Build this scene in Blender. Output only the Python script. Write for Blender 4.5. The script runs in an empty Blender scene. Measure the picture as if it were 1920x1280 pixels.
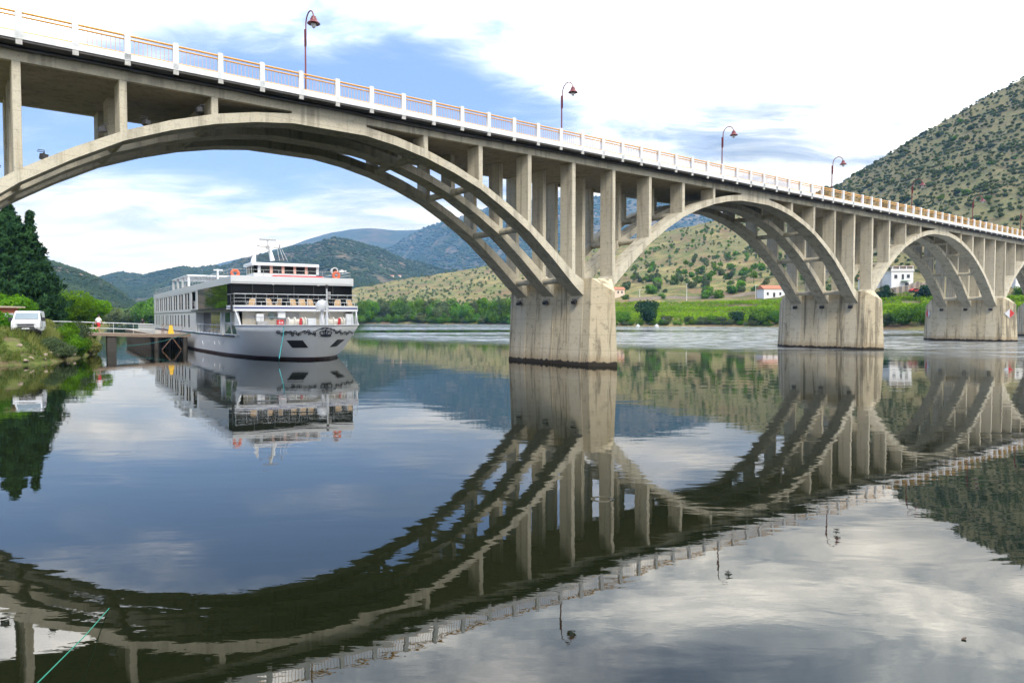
import bpy, math, random
import numpy as np
from mathutils import Vector, Matrix

# ---------------------------------------------------------------- camera, sky, sun, exposure
SC = bpy.context.scene
COL = SC.collection
FPX, PITCH, TH = 1328.66, 0.0340, 0.9075       # focal length in photo pixels, downward pitch, bridge bearing
A_M = 4.2                                       # one bay of the bridge in metres
K = A_M / 4.8                                   # scale of the bridge measurements
G = A_M / 4.5                                   # scale of the other distances below
HC = 4.1 * K                                    # eye height above the water

cam = bpy.data.cameras.new('camera')
cam.sensor_width = 36.0
cam.lens = FPX / 1920 * 36
cam.clip_start = 0.1
cam.clip_end = 30000
cam_o = bpy.data.objects.new('camera', cam)
cam_o.location = (0, 0, HC)
cam_o.rotation_euler = (math.pi / 2 - PITCH, 0, 0)
COL.objects.link(cam_o)
SC.camera = cam_o

HAZE_DENSITY = 0.00012
SUN_EL, SUN_AZ = math.radians(42), math.radians(170)   # azimuth clockwise from +Y (view direction)
sun = bpy.data.lights.new('sun', 'SUN')
sun.energy = 2.8
sun.angle = math.radians(14)
sun.color = (1.0, 0.95, 0.87)
sun_o = bpy.data.objects.new('sun', sun)
sdir = Vector((math.sin(SUN_AZ) * math.cos(SUN_EL), math.cos(SUN_AZ) * math.cos(SUN_EL), math.sin(SUN_EL)))
sun_o.rotation_euler = (-sdir).to_track_quat('-Z', 'Y').to_euler()
sun_o.location = sdir * 300
COL.objects.link(sun_o)

SC.view_settings.view_transform = 'Standard'
SC.view_settings.look = 'None'
SC.view_settings.exposure = -0.16
SC.view_settings.gamma = 1.0
SC.view_settings.use_curve_mapping = False
SC.render.engine = 'CYCLES'
SC.cycles.use_denoising = True
SC.cycles.max_bounces = 6
SC.cycles.diffuse_bounces = 3
SC.cycles.glossy_bounces = 3
SC.cycles.transmission_bounces = 4
SC.cycles.transparent_max_bounces = 8
SC.cycles.volume_bounces = 0
SC.cycles.caustics_reflective = False
SC.cycles.caustics_refractive = False


class NT:
    """small helper around a node tree"""
    def __init__(self, tree):
        self.t = tree
    def n(self, typ, **kw):
        nd = self.t.nodes.new(typ)
        for k, v in kw.items():
            if k.startswith('i_'):
                nd.inputs[k[2:].replace('_', ' ')].default_value = v
            else:
                setattr(nd, k, v)
        return nd
    def l(self, a, b):
        self.t.links.new(a, b)
    def val(self, sock, v):
        if hasattr(v, 'is_output'):
            self.l(v, sock)
        else:
            sock.default_value = v
    def math(self, op, a, b=0.0, c=0.0, clamp=False):
        nd = self.n('ShaderNodeMath', operation=op, use_clamp=clamp)
        for s, v in zip(nd.inputs, (a, b, c)):
            self.val(s, v)
        return nd.outputs[0]
    def vmath(self, op, a, b=(0, 0, 0)):
        nd = self.n('ShaderNodeVectorMath', operation=op)
        self.val(nd.inputs[0], a)
        self.val(nd.inputs[1], b)
        return nd.outputs[0]
    def noise(self, vec, scale, detail=4, rough=0.55, dist=0.0):
        nd = self.n('ShaderNodeTexNoise')
        nd.inputs['Scale'].default_value = scale
        nd.inputs['Detail'].default_value = detail
        nd.inputs['Roughness'].default_value = rough
        nd.inputs['Distortion'].default_value = dist
        if vec is not None:
            self.l(vec, nd.inputs['Vector'])
        return nd.outputs['Fac']
    def ramp(self, fac, stops, interp='LINEAR'):
        nd = self.n('ShaderNodeValToRGB')
        cr = nd.color_ramp
        cr.interpolation = interp
        while len(cr.elements) < len(stops):
            cr.elements.new(0.5)
        for e, (p, c) in zip(cr.elements, stops):
            e.position = p
            e.color = (c, c, c, 1) if isinstance(c, (int, float)) else (*c, 1)
        self.val(nd.inputs[0], fac)
        return nd.outputs[0]
    def mix(self, fac, a, b, blend='MIX'):
        nd = self.n('ShaderNodeMix', data_type='RGBA', blend_type=blend)
        self.val(nd.inputs[0], fac)
        for s, v in ((nd.inputs[6], a), (nd.inputs[7], b)):
            self.val(s, v if hasattr(v, 'is_output') else (*v, 1))
        return nd.outputs[2]
    def scale(self, vec, s):
        nd = self.n('ShaderNodeMapping')
        nd.inputs['Scale'].default_value = s
        self.l(vec, nd.inputs[0])
        return nd.outputs[0]
    def smooth(self, x, lo, hi):
        nd = self.n('ShaderNodeMapRange', interpolation_type='SMOOTHSTEP')
        self.val(nd.inputs[0], x)
        nd.inputs[1].default_value = lo
        nd.inputs[2].default_value = hi
        return nd.outputs[0]


def make_world():
    w = bpy.data.worlds.new('World')
    SC.world = w
    w.use_nodes = True
    t = NT(w.node_tree)
    w.node_tree.nodes.clear()
    out = t.n('ShaderNodeOutputWorld')
    bg = t.n('ShaderNodeBackground')
    sky = t.n('ShaderNodeTexSky', sky_type='NISHITA', sun_disc=False)
    sky.sun_elevation = SUN_EL
    sky.sun_rotation = SUN_AZ
    sky.air_density = 1.0
    sky.dust_density = 0.6
    tc = t.n('ShaderNodeTexCoord')
    d = tc.outputs['Generated']
    sp = t.n('ShaderNodeSeparateXYZ')
    t.l(d, sp.inputs[0])
    z = t.math('MAXIMUM', sp.outputs[2], 0.0)
    den = t.math('ADD', z, 0.16)
    cm = t.n('ShaderNodeCombineXYZ')
    t.l(t.math('DIVIDE', sp.outputs[0], den), cm.inputs[0])
    t.l(t.math('DIVIDE', sp.outputs[1], den), cm.inputs[1])
    cm.inputs[2].default_value = 3.7
    pl = cm.outputs[0]
    # cloud cover: a broken deck of cloud, thinner towards the west (left of the view)
    big = t.noise(t.scale(pl, (0.55, 0.95, 1)), 1.05, 3, 0.5, 0.4)
    fine = t.noise(t.scale(pl, (0.9, 1.6, 1)), 2.3, 7, 0.58, 0.5)
    cov = t.math('ADD', t.math('MULTIPLY', big, 0.68), t.math('MULTIPLY', fine, 0.32))
    cov = t.math('ADD', cov, t.math('MULTIPLY', sp.outputs[0], 0.16))
    # low sky behind the hills is a closed bank of pale cloud
    low = t.smooth(z, 0.23, 0.08)
    cov = t.math('ADD', cov, t.math('MULTIPLY', low, 0.16))
    mask = t.smooth(cov, 0.36, 0.64)
    # brightness inside the cloud: white tops, grey-blue undersides
    sh = t.noise(t.scale(pl, (0.8, 1.3, 1)), 1.9, 6, 0.6, 0.6)
    cl = t.ramp(sh, [(0.35, (0.40, 0.49, 0.64)), (0.45, (0.82, 0.91, 1.03)), (0.55, (1.75, 1.79, 1.82)), (0.66, (3.0, 3.0, 2.97))])
    # an overcast sky grows brighter from the horizon to the zenith
    lift = t.math('ADD', 0.92, t.math('MULTIPLY', t.smooth(z, 0.20, 0.45), 2.6))
    sc3 = t.n('ShaderNodeVectorMath', operation='SCALE')
    t.l(cl, sc3.inputs[0])
    t.l(lift, sc3.inputs[3])
    cl = t.mix(t.math('MULTIPLY', low, 0.75), sc3.outputs[0], (1.22, 1.25, 1.24))
    blue = t.mix(0.62, t.vmath('MULTIPLY', sky.outputs[0], (0.090, 0.092, 0.105)), (0.46, 0.74, 1.56))
    nd = t.mix(mask, blue, cl)
    t.l(nd, bg.inputs[0])
    bg.inputs[1].default_value = 1.0
    t.l(bg.outputs[0], out.inputs[0])


make_world()

# ---------------------------------------------------------------- pixels to places
UX, UY = math.sin(TH), math.cos(TH)            # along the bridge
NX, NY = -math.cos(TH), math.sin(TH)           # across the bridge, away from the camera
S0, D0 = 9.576 * A_M, 9.1598 * A_M
BO = Vector((S0 * UX + D0 * NX, S0 * UY + D0 * NY, 0))   # bridge origin
BROT = math.pi / 2 - TH


def ray(x, y):
    xc, yc = (x - 960) / FPX, (640 - y) / FPX
    return Vector((xc, math.cos(PITCH) + yc * math.sin(PITCH), -math.sin(PITCH) + yc * math.cos(PITCH)))


def at(x, y, D):
    """point on the sight line of a photo pixel, D metres ahead"""
    r = ray(x, y)
    return r * (D / r.y) + Vector((0, 0, HC))


def onz(x, y, z=0.0):
    r = ray(x, y)
    return r * ((z - HC) / r.z) + Vector((0, 0, HC))


# ---------------------------------------------------------------- mesh helpers
RNG = np.random.default_rng(7)
random.seed(7)


def tag(o, label=None, cat=None, group=None, kind=None):
    for k, v in (('label', label), ('category', cat), ('group', group), ('kind', kind)):
        if v:
            o[k] = v
    return o


def link(name, data, parent=None, mat=None):
    if mat is not None and data is not None and not data.materials:
        data.materials.append(mat)
    o = bpy.data.objects.new(name, data)
    COL.objects.link(o)
    if parent is not None:
        o.parent = parent
    return o


def empty(name, loc=(0, 0, 0), rz=0.0, parent=None):
    o = link(name, None, parent)
    o.empty_display_size = 0.3
    o.location = loc
    o.rotation_euler = (0, 0, rz)
    return o


def mesh_np(name, V, F, smooth=False):
    """mesh from arrays; F is (n,3) or (n,4)"""
    V = np.asarray(V, dtype=np.float32)
    F = np.asarray(F, dtype=np.int32)
    me = bpy.data.meshes.new(name)
    me.vertices.add(len(V))
    me.vertices.foreach_set('co', V.ravel())
    k = F.shape[1]
    me.loops.add(F.size)
    me.loops.foreach_set('vertex_index', F.ravel())
    me.polygons.add(len(F))
    me.polygons.foreach_set('loop_start', np.arange(len(F), dtype=np.int32) * k)
    me.polygons.foreach_set('loop_total', np.full(len(F), k, dtype=np.int32))
    me.polygons.foreach_set('use_smooth', np.full(len(F), smooth, dtype=bool))
    me.update(calc_edges=True)
    me.validate()
    return me


class MB:
    """collects simple solids into one mesh"""
    def __init__(self):
        self.v, self.f = [], []
    def add(self, vs, fs):
        b = len(self.v)
        self.v += [tuple(p) for p in vs]
        self.f += [tuple(i + b for i in q) for q in fs]
        return self
    def box(self, x0, x1, y0, y1, z0, z1):
        return self.add([(x0, y0, z0), (x1, y0, z0), (x1, y1, z0), (x0, y1, z0), (x0, y0, z1), (x1, y0, z1), (x1, y1, z1), (x0, y1, z1)],
                        [(0, 3, 2, 1), (4, 5, 6, 7), (0, 1, 5, 4), (1, 2, 6, 5), (2, 3, 7, 6), (3, 0, 4, 7)])
    def bevbox(self, x0, x1, y0, y1, z0, z1, b=0.02):
        """box with chamfered vertical and top edges"""
        def ring(i, z):
            return [(x0 + i + b, y0 + i, z), (x1 - i - b, y0 + i, z), (x1 - i, y0 + i + b, z), (x1 - i, y1 - i - b, z),
                    (x1 - i - b, y1 - i, z), (x0 + i + b, y1 - i, z), (x0 + i, y1 - i - b, z), (x0 + i, y0 + i + b, z)]
        return self.rings([ring(0, z0), ring(0, z1 - b), ring(b, z1)], True)
    def rings(self, rs, cap=True, closed=True):
        n = len(rs[0])
        vs = [p for r in rs for p in r]
        fs = []
        for j in range(len(rs) - 1):
            for i in range(n if closed else n - 1):
                a, b_ = j * n + i, j * n + (i + 1) % n
                fs.append((a, b_, b_ + n, a + n))
        if cap:
            fs.append(tuple(range(n))[::-1])
            fs.append(tuple((len(rs) - 1) * n + i for i in range(n)))
        return self.add(vs, fs)
    def prism(self, poly, axis, a, b_):
        """polygon in the two other axes, extruded along axis from a to b_"""
        def pt(p, t):
            return {'x': (t, p[0], p[1]), 'y': (p[0], t, p[1]), 'z': (p[0], p[1], t)}[axis]
        return self.rings([[pt(p, a) for p in poly], [pt(p, b_) for p in poly]], True)
    def tube(self, path, r, n=8, cap=True):
        P = [Vector(p) for p in path]
        rs = []
        up0 = None
        for i, p in enumerate(P):
            d = (P[min(i + 1, len(P) - 1)] - P[max(i - 1, 0)]).normalized()
            ref = Vector((0, 0, 1)) if abs(d.z) < 0.9 else Vector((1, 0, 0))
            if up0 is not None:
                ref = up0
            s = d.cross(ref).normalized()
            up = s.cross(d).normalized()
            up0 = up
            rr = r[i] if isinstance(r, (list, tuple)) else r
            rs.append([p + s * (rr * math.cos(2 * math.pi * k / n)) + up * (rr * math.sin(2 * math.pi * k / n)) for k in range(n)])
        return self.rings(rs, cap)
    def lathe(self, prof, c=(0, 0, 0), n=12):
        rs = [[(c[0] + r * math.cos(2 * math.pi * k / n), c[1] + r * math.sin(2 * math.pi * k / n), c[2] + z) for k in range(n)] for r, z in prof]
        return self.rings(rs, True)
    def mesh(self, name, sc=1.0, smooth=False):
        me = bpy.data.meshes.new(name)
        me.from_pydata([(p[0] * sc, p[1] * sc, p[2] * sc) for p in self.v], [], self.f)
        if smooth:
            me.polygons.foreach_set('use_smooth', [True] * len(me.polygons))
        me.update()
        return me
    def build(self, name, mat, parent=None, sc=1.0, smooth=False, loc=None):
        o = link(name, self.mesh(name, sc, smooth), parent, mat)
        if loc is not None:
            o.location = loc
        return o


def fix_normals(me):
    import bmesh
    bm = bmesh.new()
    bm.from_mesh(me)
    bmesh.ops.recalc_face_normals(bm, faces=bm.faces)
    bm.to_mesh(me)
    bm.free()


def hash2(ix, iy, seed):
    h = (ix.astype(np.int64) * 374761393 + iy.astype(np.int64) * 668265263 + seed * 1274126177) & 0x7fffffff
    h = ((h ^ (h >> 13)) * 1103515245 + 12345) & 0x7fffffff
    h = (h ^ (h >> 16)) & 0xffff
    return h / 65535.0


def vnoise(x, y, seed=0):
    x, y = np.asarray(x, float), np.asarray(y, float)
    ix, iy = np.floor(x), np.floor(y)
    fx, fy = x - ix, y - iy
    fx, fy = fx * fx * (3 - 2 * fx), fy * fy * (3 - 2 * fy)
    a, b = hash2(ix, iy, seed), hash2(ix + 1, iy, seed)
    c, d = hash2(ix, iy + 1, seed), hash2(ix + 1, iy + 1, seed)
    return (a * (1 - fx) + b * fx) * (1 - fy) + (c * (1 - fx) + d * fx) * fy


def fbm(x, y, seed=0, oct=4):
    s, a, t = 0, 1.0, 0
    for i in range(oct):
        s = s + a * (vnoise(np.asarray(x) * 2 ** i, np.asarray(y) * 2 ** i, seed + i) - 0.5)
        t += a
        a *= 0.5
    return s / t * 2


# ---------------------------------------------------------------- materials
def material(name):
    m = bpy.data.materials.new(name)
    m.use_nodes = True
    t = NT(m.node_tree)
    bs = m.node_tree.nodes['Principled BSDF']
    return m, t, bs


def plain(name, col, rough=0.6, metal=0.0, var=0.12, scale=2.0, spec=0.5, bump=0.0):
    """base colour with gentle procedural variation"""
    m, t, bs = material(name)
    g = t.n('ShaderNodeNewGeometry').outputs['Position']
    f = t.noise(g, scale, 5, 0.6)
    c = t.mix(f, tuple(v * (1 - var) for v in col), tuple(min(1, v * (1 + var)) for v in col))
    t.l(c, bs.inputs['Base Color'])
    bs.inputs['Roughness'].default_value = rough
    bs.inputs['Metallic'].default_value = metal
    bs.inputs['Specular IOR Level'].default_value = spec
    if bump:
        b = t.n('ShaderNodeBump', i_Strength=bump, i_Distance=0.05)
        t.l(t.noise(g, scale * 6, 4), b.inputs['Height'])
        t.l(b.outputs[0], bs.inputs['Normal'])
    return m


def concrete(name, base, dark, streak=0.5, speck=0.3, boards=0.0, wet=False):
    m, t, bs = material(name)
    g = t.n('ShaderNodeNewGeometry').outputs['Position']
    big = t.noise(g, 0.35, 5, 0.6)
    mid = t.noise(g, 2.2, 6, 0.65)
    c = t.mix(big, tuple(v * 0.86 for v in base), tuple(min(1, v * 1.10) for v in base))
    st = t.noise(t.scale(g, (1.6, 1.6, 0.10)), 1.1, 6, 0.62, 0.3)
    c = t.mix(t.math('MULTIPLY', t.smooth(st, 0.49, 0.63), streak), c, dark)
    c = t.mix(t.math('MULTIPLY', t.smooth(mid, 0.53, 0.67), speck), c, dark)
    ru = t.noise(t.scale(g, (0.8, 0.8, 0.25)), 0.9, 4, 0.6)
    c = t.mix(t.math('MULTIPLY', t.smooth(ru, 0.55, 0.75), 0.28), c, (base[0] * 0.95, base[1] * 0.82, base[2] * 0.58))
    fine = t.noise(g, 14, 4, 0.7)
    c = t.mix(t.math('MULTIPLY', t.smooth(fine, 0.53, 0.64), 0.32), c, dark)
    if boards:
        sz = t.n('ShaderNodeSeparateXYZ')
        t.l(g, sz.inputs[0])
        fr = t.math('FRACT', t.math('DIVIDE', sz.outputs[2], boards))
        c = t.mix(t.math('MULTIPLY', t.smooth(fr, 0.965, 0.985), 0.4), c, dark)
    if wet:
        # algae and damp left by the river up to the high-water mark
        sw_ = t.n('ShaderNodeSeparateXYZ')
        t.l(g, sw_.inputs[0])
        zz = t.math('SUBTRACT', sw_.outputs[2], t.math('MULTIPLY', t.noise(t.scale(g, (1.5, 1.5, 0.2)), 1.4, 5, 0.7), 0.55))
        c = t.mix(t.math('MULTIPLY', t.smooth(zz, 0.75, 0.05), 0.45), c, (0.20, 0.13, 0.06))
        c = t.mix(t.smooth(zz, 0.06, -0.06), c, (0.030, 0.024, 0.017))
    t.l(c, bs.inputs['Base Color'])
    bs.inputs['Roughness'].default_value = 0.88
    bs.inputs['Specular IOR Level'].default_value = 0.25
    b = t.n('ShaderNodeBump', i_Strength=0.35, i_Distance=0.03)
    t.l(t.math('ADD', t.noise(g, 9, 6, 0.7), t.math('MULTIPLY', mid, 1.2)), b.inputs['Height'])
    t.l(b.outputs[0], bs.inputs['Normal'])
    return m


def matte(name, col):
    m = bpy.data.materials.new(name)
    m.use_nodes = True
    m.node_tree.nodes.clear()
    t = NT(m.node_tree)
    out = t.n('ShaderNodeOutputMaterial')
    df = t.n('ShaderNodeBsdfDiffuse')
    g = t.n('ShaderNodeNewGeometry').outputs['Position']
    t.l(t.mix(t.noise(g, 2.0), tuple(v * 0.8 for v in col), tuple(v * 1.2 for v in col)), df.inputs[0])
    t.l(df.outputs[0], out.inputs[0])
    return m


def leafmat(name, c0, c1, trans=0.25, scale=0.5):
    m = bpy.data.materials.new(name)
    m.use_nodes = True
    m.node_tree.nodes.clear()
    t = NT(m.node_tree)
    out = t.n('ShaderNodeOutputMaterial')
    g = t.n('ShaderNodeNewGeometry')
    oi = t.n('ShaderNodeObjectInfo')
    f = t.noise(g.outputs['Position'], scale, 4, 0.6)
    f2 = t.math('ADD', t.math('MULTIPLY', t.smooth(f, 0.35, 0.65), 0.55), t.math('MULTIPLY', g.outputs['Random Per Island'], 0.45))
    c = t.mix(f2, c0, c1)
    hs = t.n('ShaderNodeHueSaturation')
    t.l(c, hs.inputs['Color'])
    t.l(t.math('ADD', 0.82, t.math('MULTIPLY', oi.outputs['Random'], 0.36)), hs.inputs['Value'])
    t.l(t.math('ADD', 0.485, t.math('MULTIPLY', oi.outputs['Random'], 0.03)), hs.inputs['Hue'])
    c = hs.outputs[0]
    df = t.n('ShaderNodeBsdfDiffuse')
    tr = t.n('ShaderNodeBsdfTranslucent')
    t.l(c, df.inputs[0])
    t.l(c, tr.inputs[0])
    mx = t.n('ShaderNodeMixShader')
    mx.inputs[0].default_value = trans
    t.l(df.outputs[0], mx.inputs[1])
    t.l(tr.outputs[0], mx.inputs[2])
    t.l(mx.outputs[0], out.inputs[0])
    return m


def water_mat():
    m, t, bs = material('river_water')
    bs.inputs['Base Color'].default_value = (0.006, 0.008, 0.003, 1)
    bs.inputs['IOR'].default_value = 1.47
    g = t.n('ShaderNodeNewGeometry').outputs['Position']
    sp = t.n('ShaderNodeSeparateXYZ')
    t.l(g, sp.inputs[0])
    # wind-ruffled lanes out on the river, calm water in the lee of the bank
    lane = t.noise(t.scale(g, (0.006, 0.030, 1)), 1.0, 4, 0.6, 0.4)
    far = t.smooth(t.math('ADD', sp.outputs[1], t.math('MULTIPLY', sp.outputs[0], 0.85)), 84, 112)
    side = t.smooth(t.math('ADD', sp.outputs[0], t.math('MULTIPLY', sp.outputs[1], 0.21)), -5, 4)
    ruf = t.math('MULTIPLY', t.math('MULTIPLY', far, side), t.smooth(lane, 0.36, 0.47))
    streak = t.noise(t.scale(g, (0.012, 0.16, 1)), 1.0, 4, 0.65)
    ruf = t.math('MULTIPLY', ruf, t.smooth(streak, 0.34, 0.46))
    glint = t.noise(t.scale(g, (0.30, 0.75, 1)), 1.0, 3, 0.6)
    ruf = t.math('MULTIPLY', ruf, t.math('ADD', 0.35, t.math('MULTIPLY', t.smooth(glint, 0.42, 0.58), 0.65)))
    gust = t.smooth(t.noise(t.scale(g, (0.02, 0.05, 1)), 1.0, 3, 0.6), 0.46, 0.62)
    # ripples
    sw = t.noise(t.scale(g, (0.22, 0.55, 1)), 1.0, 3, 0.5, 0.6)
    rp = t.noise(t.scale(g, (0.9, 2.4, 1)), 1.0, 3, 0.5, 0.8)
    fi = t.noise(t.scale(g, (2.6, 5.0, 1)), 1.0, 3, 0.6)
    amp = t.math('ADD', 0.55, t.math('MULTIPLY', gust, 0.7))
    h = t.math('ADD', t.math('MULTIPLY', sw, 0.0075), t.math('MULTIPLY', t.math('MULTIPLY', rp, 0.0013), amp))
    h = t.math('ADD', h, t.math('MULTIPLY', fi, t.math('ADD', 0.0003, t.math('MULTIPLY', ruf, 0.060))))
    # rings left by rain drops
    vo = t.n('ShaderNodeTexVoronoi', feature='F1')
    vo.inputs['Scale'].default_value = 0.42
    vo.inputs['Randomness'].default_value = 1.0
    t.l(t.scale(g, (1, 1, 0)), vo.inputs['Vector'])
    dist = vo.outputs['Distance']
    sel = t.n('ShaderNodeSeparateColor')
    t.l(vo.outputs['Color'], sel.inputs[0])
    pick = t.math('GREATER_THAN', sel.outputs[0], 0.72)
    rad = t.math('ADD', 0.025, t.math('MULTIPLY', sel.outputs[1], 0.075))
    dd = t.math('DIVIDE', t.math('SUBTRACT', dist, rad), 0.010)
    ring = t.math('MULTIPLY', pick, t.math('POWER', 2.718, t.math('MULTIPLY', t.math('MULTIPLY', dd, dd), -1)))
    h = t.math('ADD', h, t.math('MULTIPLY', ring, 0.0022))
    # bright sky sheen of the ruffled lanes, painted into the base colour
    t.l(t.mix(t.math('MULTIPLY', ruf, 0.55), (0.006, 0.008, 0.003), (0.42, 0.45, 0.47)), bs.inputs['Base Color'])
    b = t.n('ShaderNodeBump', i_Strength=1.0, i_Distance=1.0)
    t.l(h, b.inputs['Height'])
    t.l(b.outputs[0], bs.inputs['Normal'])
    t.l(t.math('ADD', 0.004, t.math('MULTIPLY', ruf, 0.30)), bs.inputs['Roughness'])
    return m
# ---------------------------------------------------------------- river
wv = [(-8800, -600, 0), (8800, -600, 0), (8800, 11700, 0), (-8800, 11700, 0)]
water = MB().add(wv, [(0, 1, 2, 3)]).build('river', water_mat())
tag(water, kind='structure')


# ---------------------------------------------------------------- hills and banks
def hill_mat(name, grass, grass2, soil, green, gscale=0.03, olive=None, bump=0.6):
    m, t, bs = material(name)
    g = t.n('ShaderNodeNewGeometry').outputs['Position']
    a = t.noise(g, gscale, 6, 0.62)
    b = t.noise(g, gscale * 5, 6, 0.65)
    c = t.noise(t.scale(g, (1, 1, 5)), gscale * 1.3, 5, 0.6, 0.5)
    f = t.noise(g, gscale * 45, 4, 0.7)
    col = t.mix(t.smooth(a, 0.38, 0.62), grass, grass2)
    col = t.mix(t.math('MULTIPLY', t.smooth(c, 0.47, 0.60), 0.85), col, soil)
    col = t.mix(t.math('MULTIPLY', t.smooth(b, 0.47, 0.60), 0.8), col, green)
    col = t.mix(t.math('MULTIPLY', t.smooth(f, 0.5, 0.75), 0.45), col, tuple(v * 0.45 for v in green))
    if olive is not None:
        sx = t.n('ShaderNodeSeparateXYZ')
        t.l(g, sx.inputs[0])
        col = t.mix(t.math('MULTIPLY', t.smooth(t.math('ADD', sx.outputs[0], t.math('MULTIPLY', t.math('SUBTRACT', a, 0.5), 260)), 110, 250), 0.65), col, olive)
        # retaining walls and worn edges of the old terraces
        q = t.math('FRACT', t.math('ADD', t.math('DIVIDE', sx.outputs[2], 5.2), t.math('MULTIPLY', a, 2.2)))
        ln = t.math('MULTIPLY', t.math('MULTIPLY', t.smooth(q, 0.80, 0.88), t.smooth(q, 1.0, 0.94)), t.smooth(b, 0.40, 0.52))
        col = t.mix(t.math('MULTIPLY', ln, 0.55), col, (0.10, 0.075, 0.05))
        col = t.mix(t.math('MULTIPLY', t.smooth(f, 0.52, 0.72), 0.35), col, tuple(v * 0.5 for v in olive))
    t.l(col, bs.inputs['Base Color'])
    bs.inputs['Roughness'].default_value = 1.0
    bs.inputs['Specular IOR Level'].default_value = 0.05
    bp_ = t.n('ShaderNodeBump', i_Strength=bump, i_Distance=1.2)
    t.l(t.math('ADD', f, b), bp_.inputs['Height'])
    t.l(bp_.outputs[0], bs.inputs['Normal'])
    return m


M_dry = hill_mat('dry_grass_slope', (0.27, 0.225, 0.10), (0.165, 0.165, 0.068), (0.19, 0.125, 0.075), (0.085, 0.12, 0.035), 0.022, (0.165, 0.155, 0.082))
M_scrub = hill_mat('scrub_hill', (0.066, 0.068, 0.038), (0.038, 0.048, 0.026), (0.15, 0.115, 0.085), (0.018, 0.029, 0.015), 0.006, bump=0.8)
M_far = hill_mat('far_mountain', (0.036, 0.043, 0.026), (0.026, 0.034, 0.020), (0.075, 0.06, 0.045), (0.015, 0.024, 0.013), 0.004, bump=0.8)
M_bank = hill_mat('river_bank_grass', (0.17, 0.20, 0.06), (0.24, 0.22, 0.09), (0.19, 0.14, 0.09), (0.085, 0.14, 0.03), 0.16)


class Surf:
    """ground sheet given by profiles: columns (bearing in photo pixels) of (distance, height) from the near edge to the far one"""
    def __init__(self, cols, amp=1.0, nscale=0.02, seed=1, terr=0.0, edge=1):
        self.x = np.array([c[0] for c in cols], float)
        self.D = np.array([[p[0] for p in c[1]] for c in cols], float)
        self.Z = np.array([[p[1] for p in c[1]] for c in cols], float)
        self.amp, self.ns, self.seed, self.terr, self.edge = amp, nscale, seed, terr, edge
    def pt(self, x, v):
        x, v = np.asarray(x, float), np.asarray(v, float)
        nP = self.D.shape[1]
        vk = np.clip(v, 0, 1) * (nP - 1)
        k = np.minimum(vk.astype(int), nP - 2)
        fr = vk - k
        Dc = np.stack([np.interp(x, self.x, self.D[:, i]) for i in range(nP)], -1)
        Zc = np.stack([np.interp(x, self.x, self.Z[:, i]) for i in range(nP)], -1)
        ix = np.arange(len(x))
        def cr(A):
            p0 = A[ix, np.maximum(k - 1, 0)]
            p1, p2 = A[ix, k], A[ix, k + 1]
            p3 = A[ix, np.minimum(k + 2, nP - 1)]
            m1, m2 = (p2 - p0) / 2, (p3 - p1) / 2
            return p1, p2, m1, m2
        p1, p2, m1, m2 = cr(Zc)
        t2, t3 = fr ** 2, fr ** 3
        Zs = (2 * t3 - 3 * t2 + 1) * p1 + (t3 - 2 * t2 + fr) * m1 * 0.6 + (-2 * t3 + 3 * t2) * p2 + (t3 - t2) * m2 * 0.6
        Zs = 0.5 * Zs + 0.5 * (p1 + (p2 - p1) * fr)
        q1, q2, _, _ = cr(Dc)
        Ds = q1 + (q2 - q1) * fr
        X = (x - 960) / FPX * Ds
        w = np.clip(vk / self.edge, 0, 1)
        n = fbm(X * self.ns, Ds * self.ns, self.seed, 5)
        Zs = Zs + n * self.amp * w
        if self.terr:
            h = self.terr
            q = Zs / h
            fr_ = q - np.floor(q)
            Zs = Zs + w * h * 0.55 * (np.clip((fr_ - 0.72) / 0.28, 0, 1) - fr_)
        return np.stack([X, Ds, Zs], -1)
    def mesh(self, name, x0, x1, nx, nv):
        xs, vs = np.linspace(x0, x1, nx), np.linspace(0, 1, nv)
        A, B = np.meshgrid(xs, vs)
        V = self.pt(A.ravel(), B.ravel())
        i = np.arange(nv - 1)[:, None] * nx + np.arange(nx - 1)[None, :]
        F = np.stack([i, i + 1, i + 1 + nx, i + nx], -1).reshape(-1, 4)
        return mesh_np(name, V, F, True)


def zy(y, D):
    """height of the sight line of pixel row y at distance D"""
    return at(960, y, D).z


def far_cols(rows):
    out = []
    for x, Db, foot, mid, ridge in rows:
        Db *= G
        foot, mid, ridge = [(q[0] * G, q[1]) for q in (foot, mid, ridge)]
        P = [(Db - 3, -1.2), (Db, 0.15), (Db + 5, 2.2), (foot[0], zy(foot[1], foot[0])), (mid[0], zy(mid[1], mid[0])),
             (ridge[0], zy(ridge[1], ridge[0])), (ridge[0] + 160, zy(ridge[1], ridge[0]) * 0.86), (ridge[0] + 420, zy(ridge[1], ridge[0]) * 0.4)]
        out.append((x, P))
    return out


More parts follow.
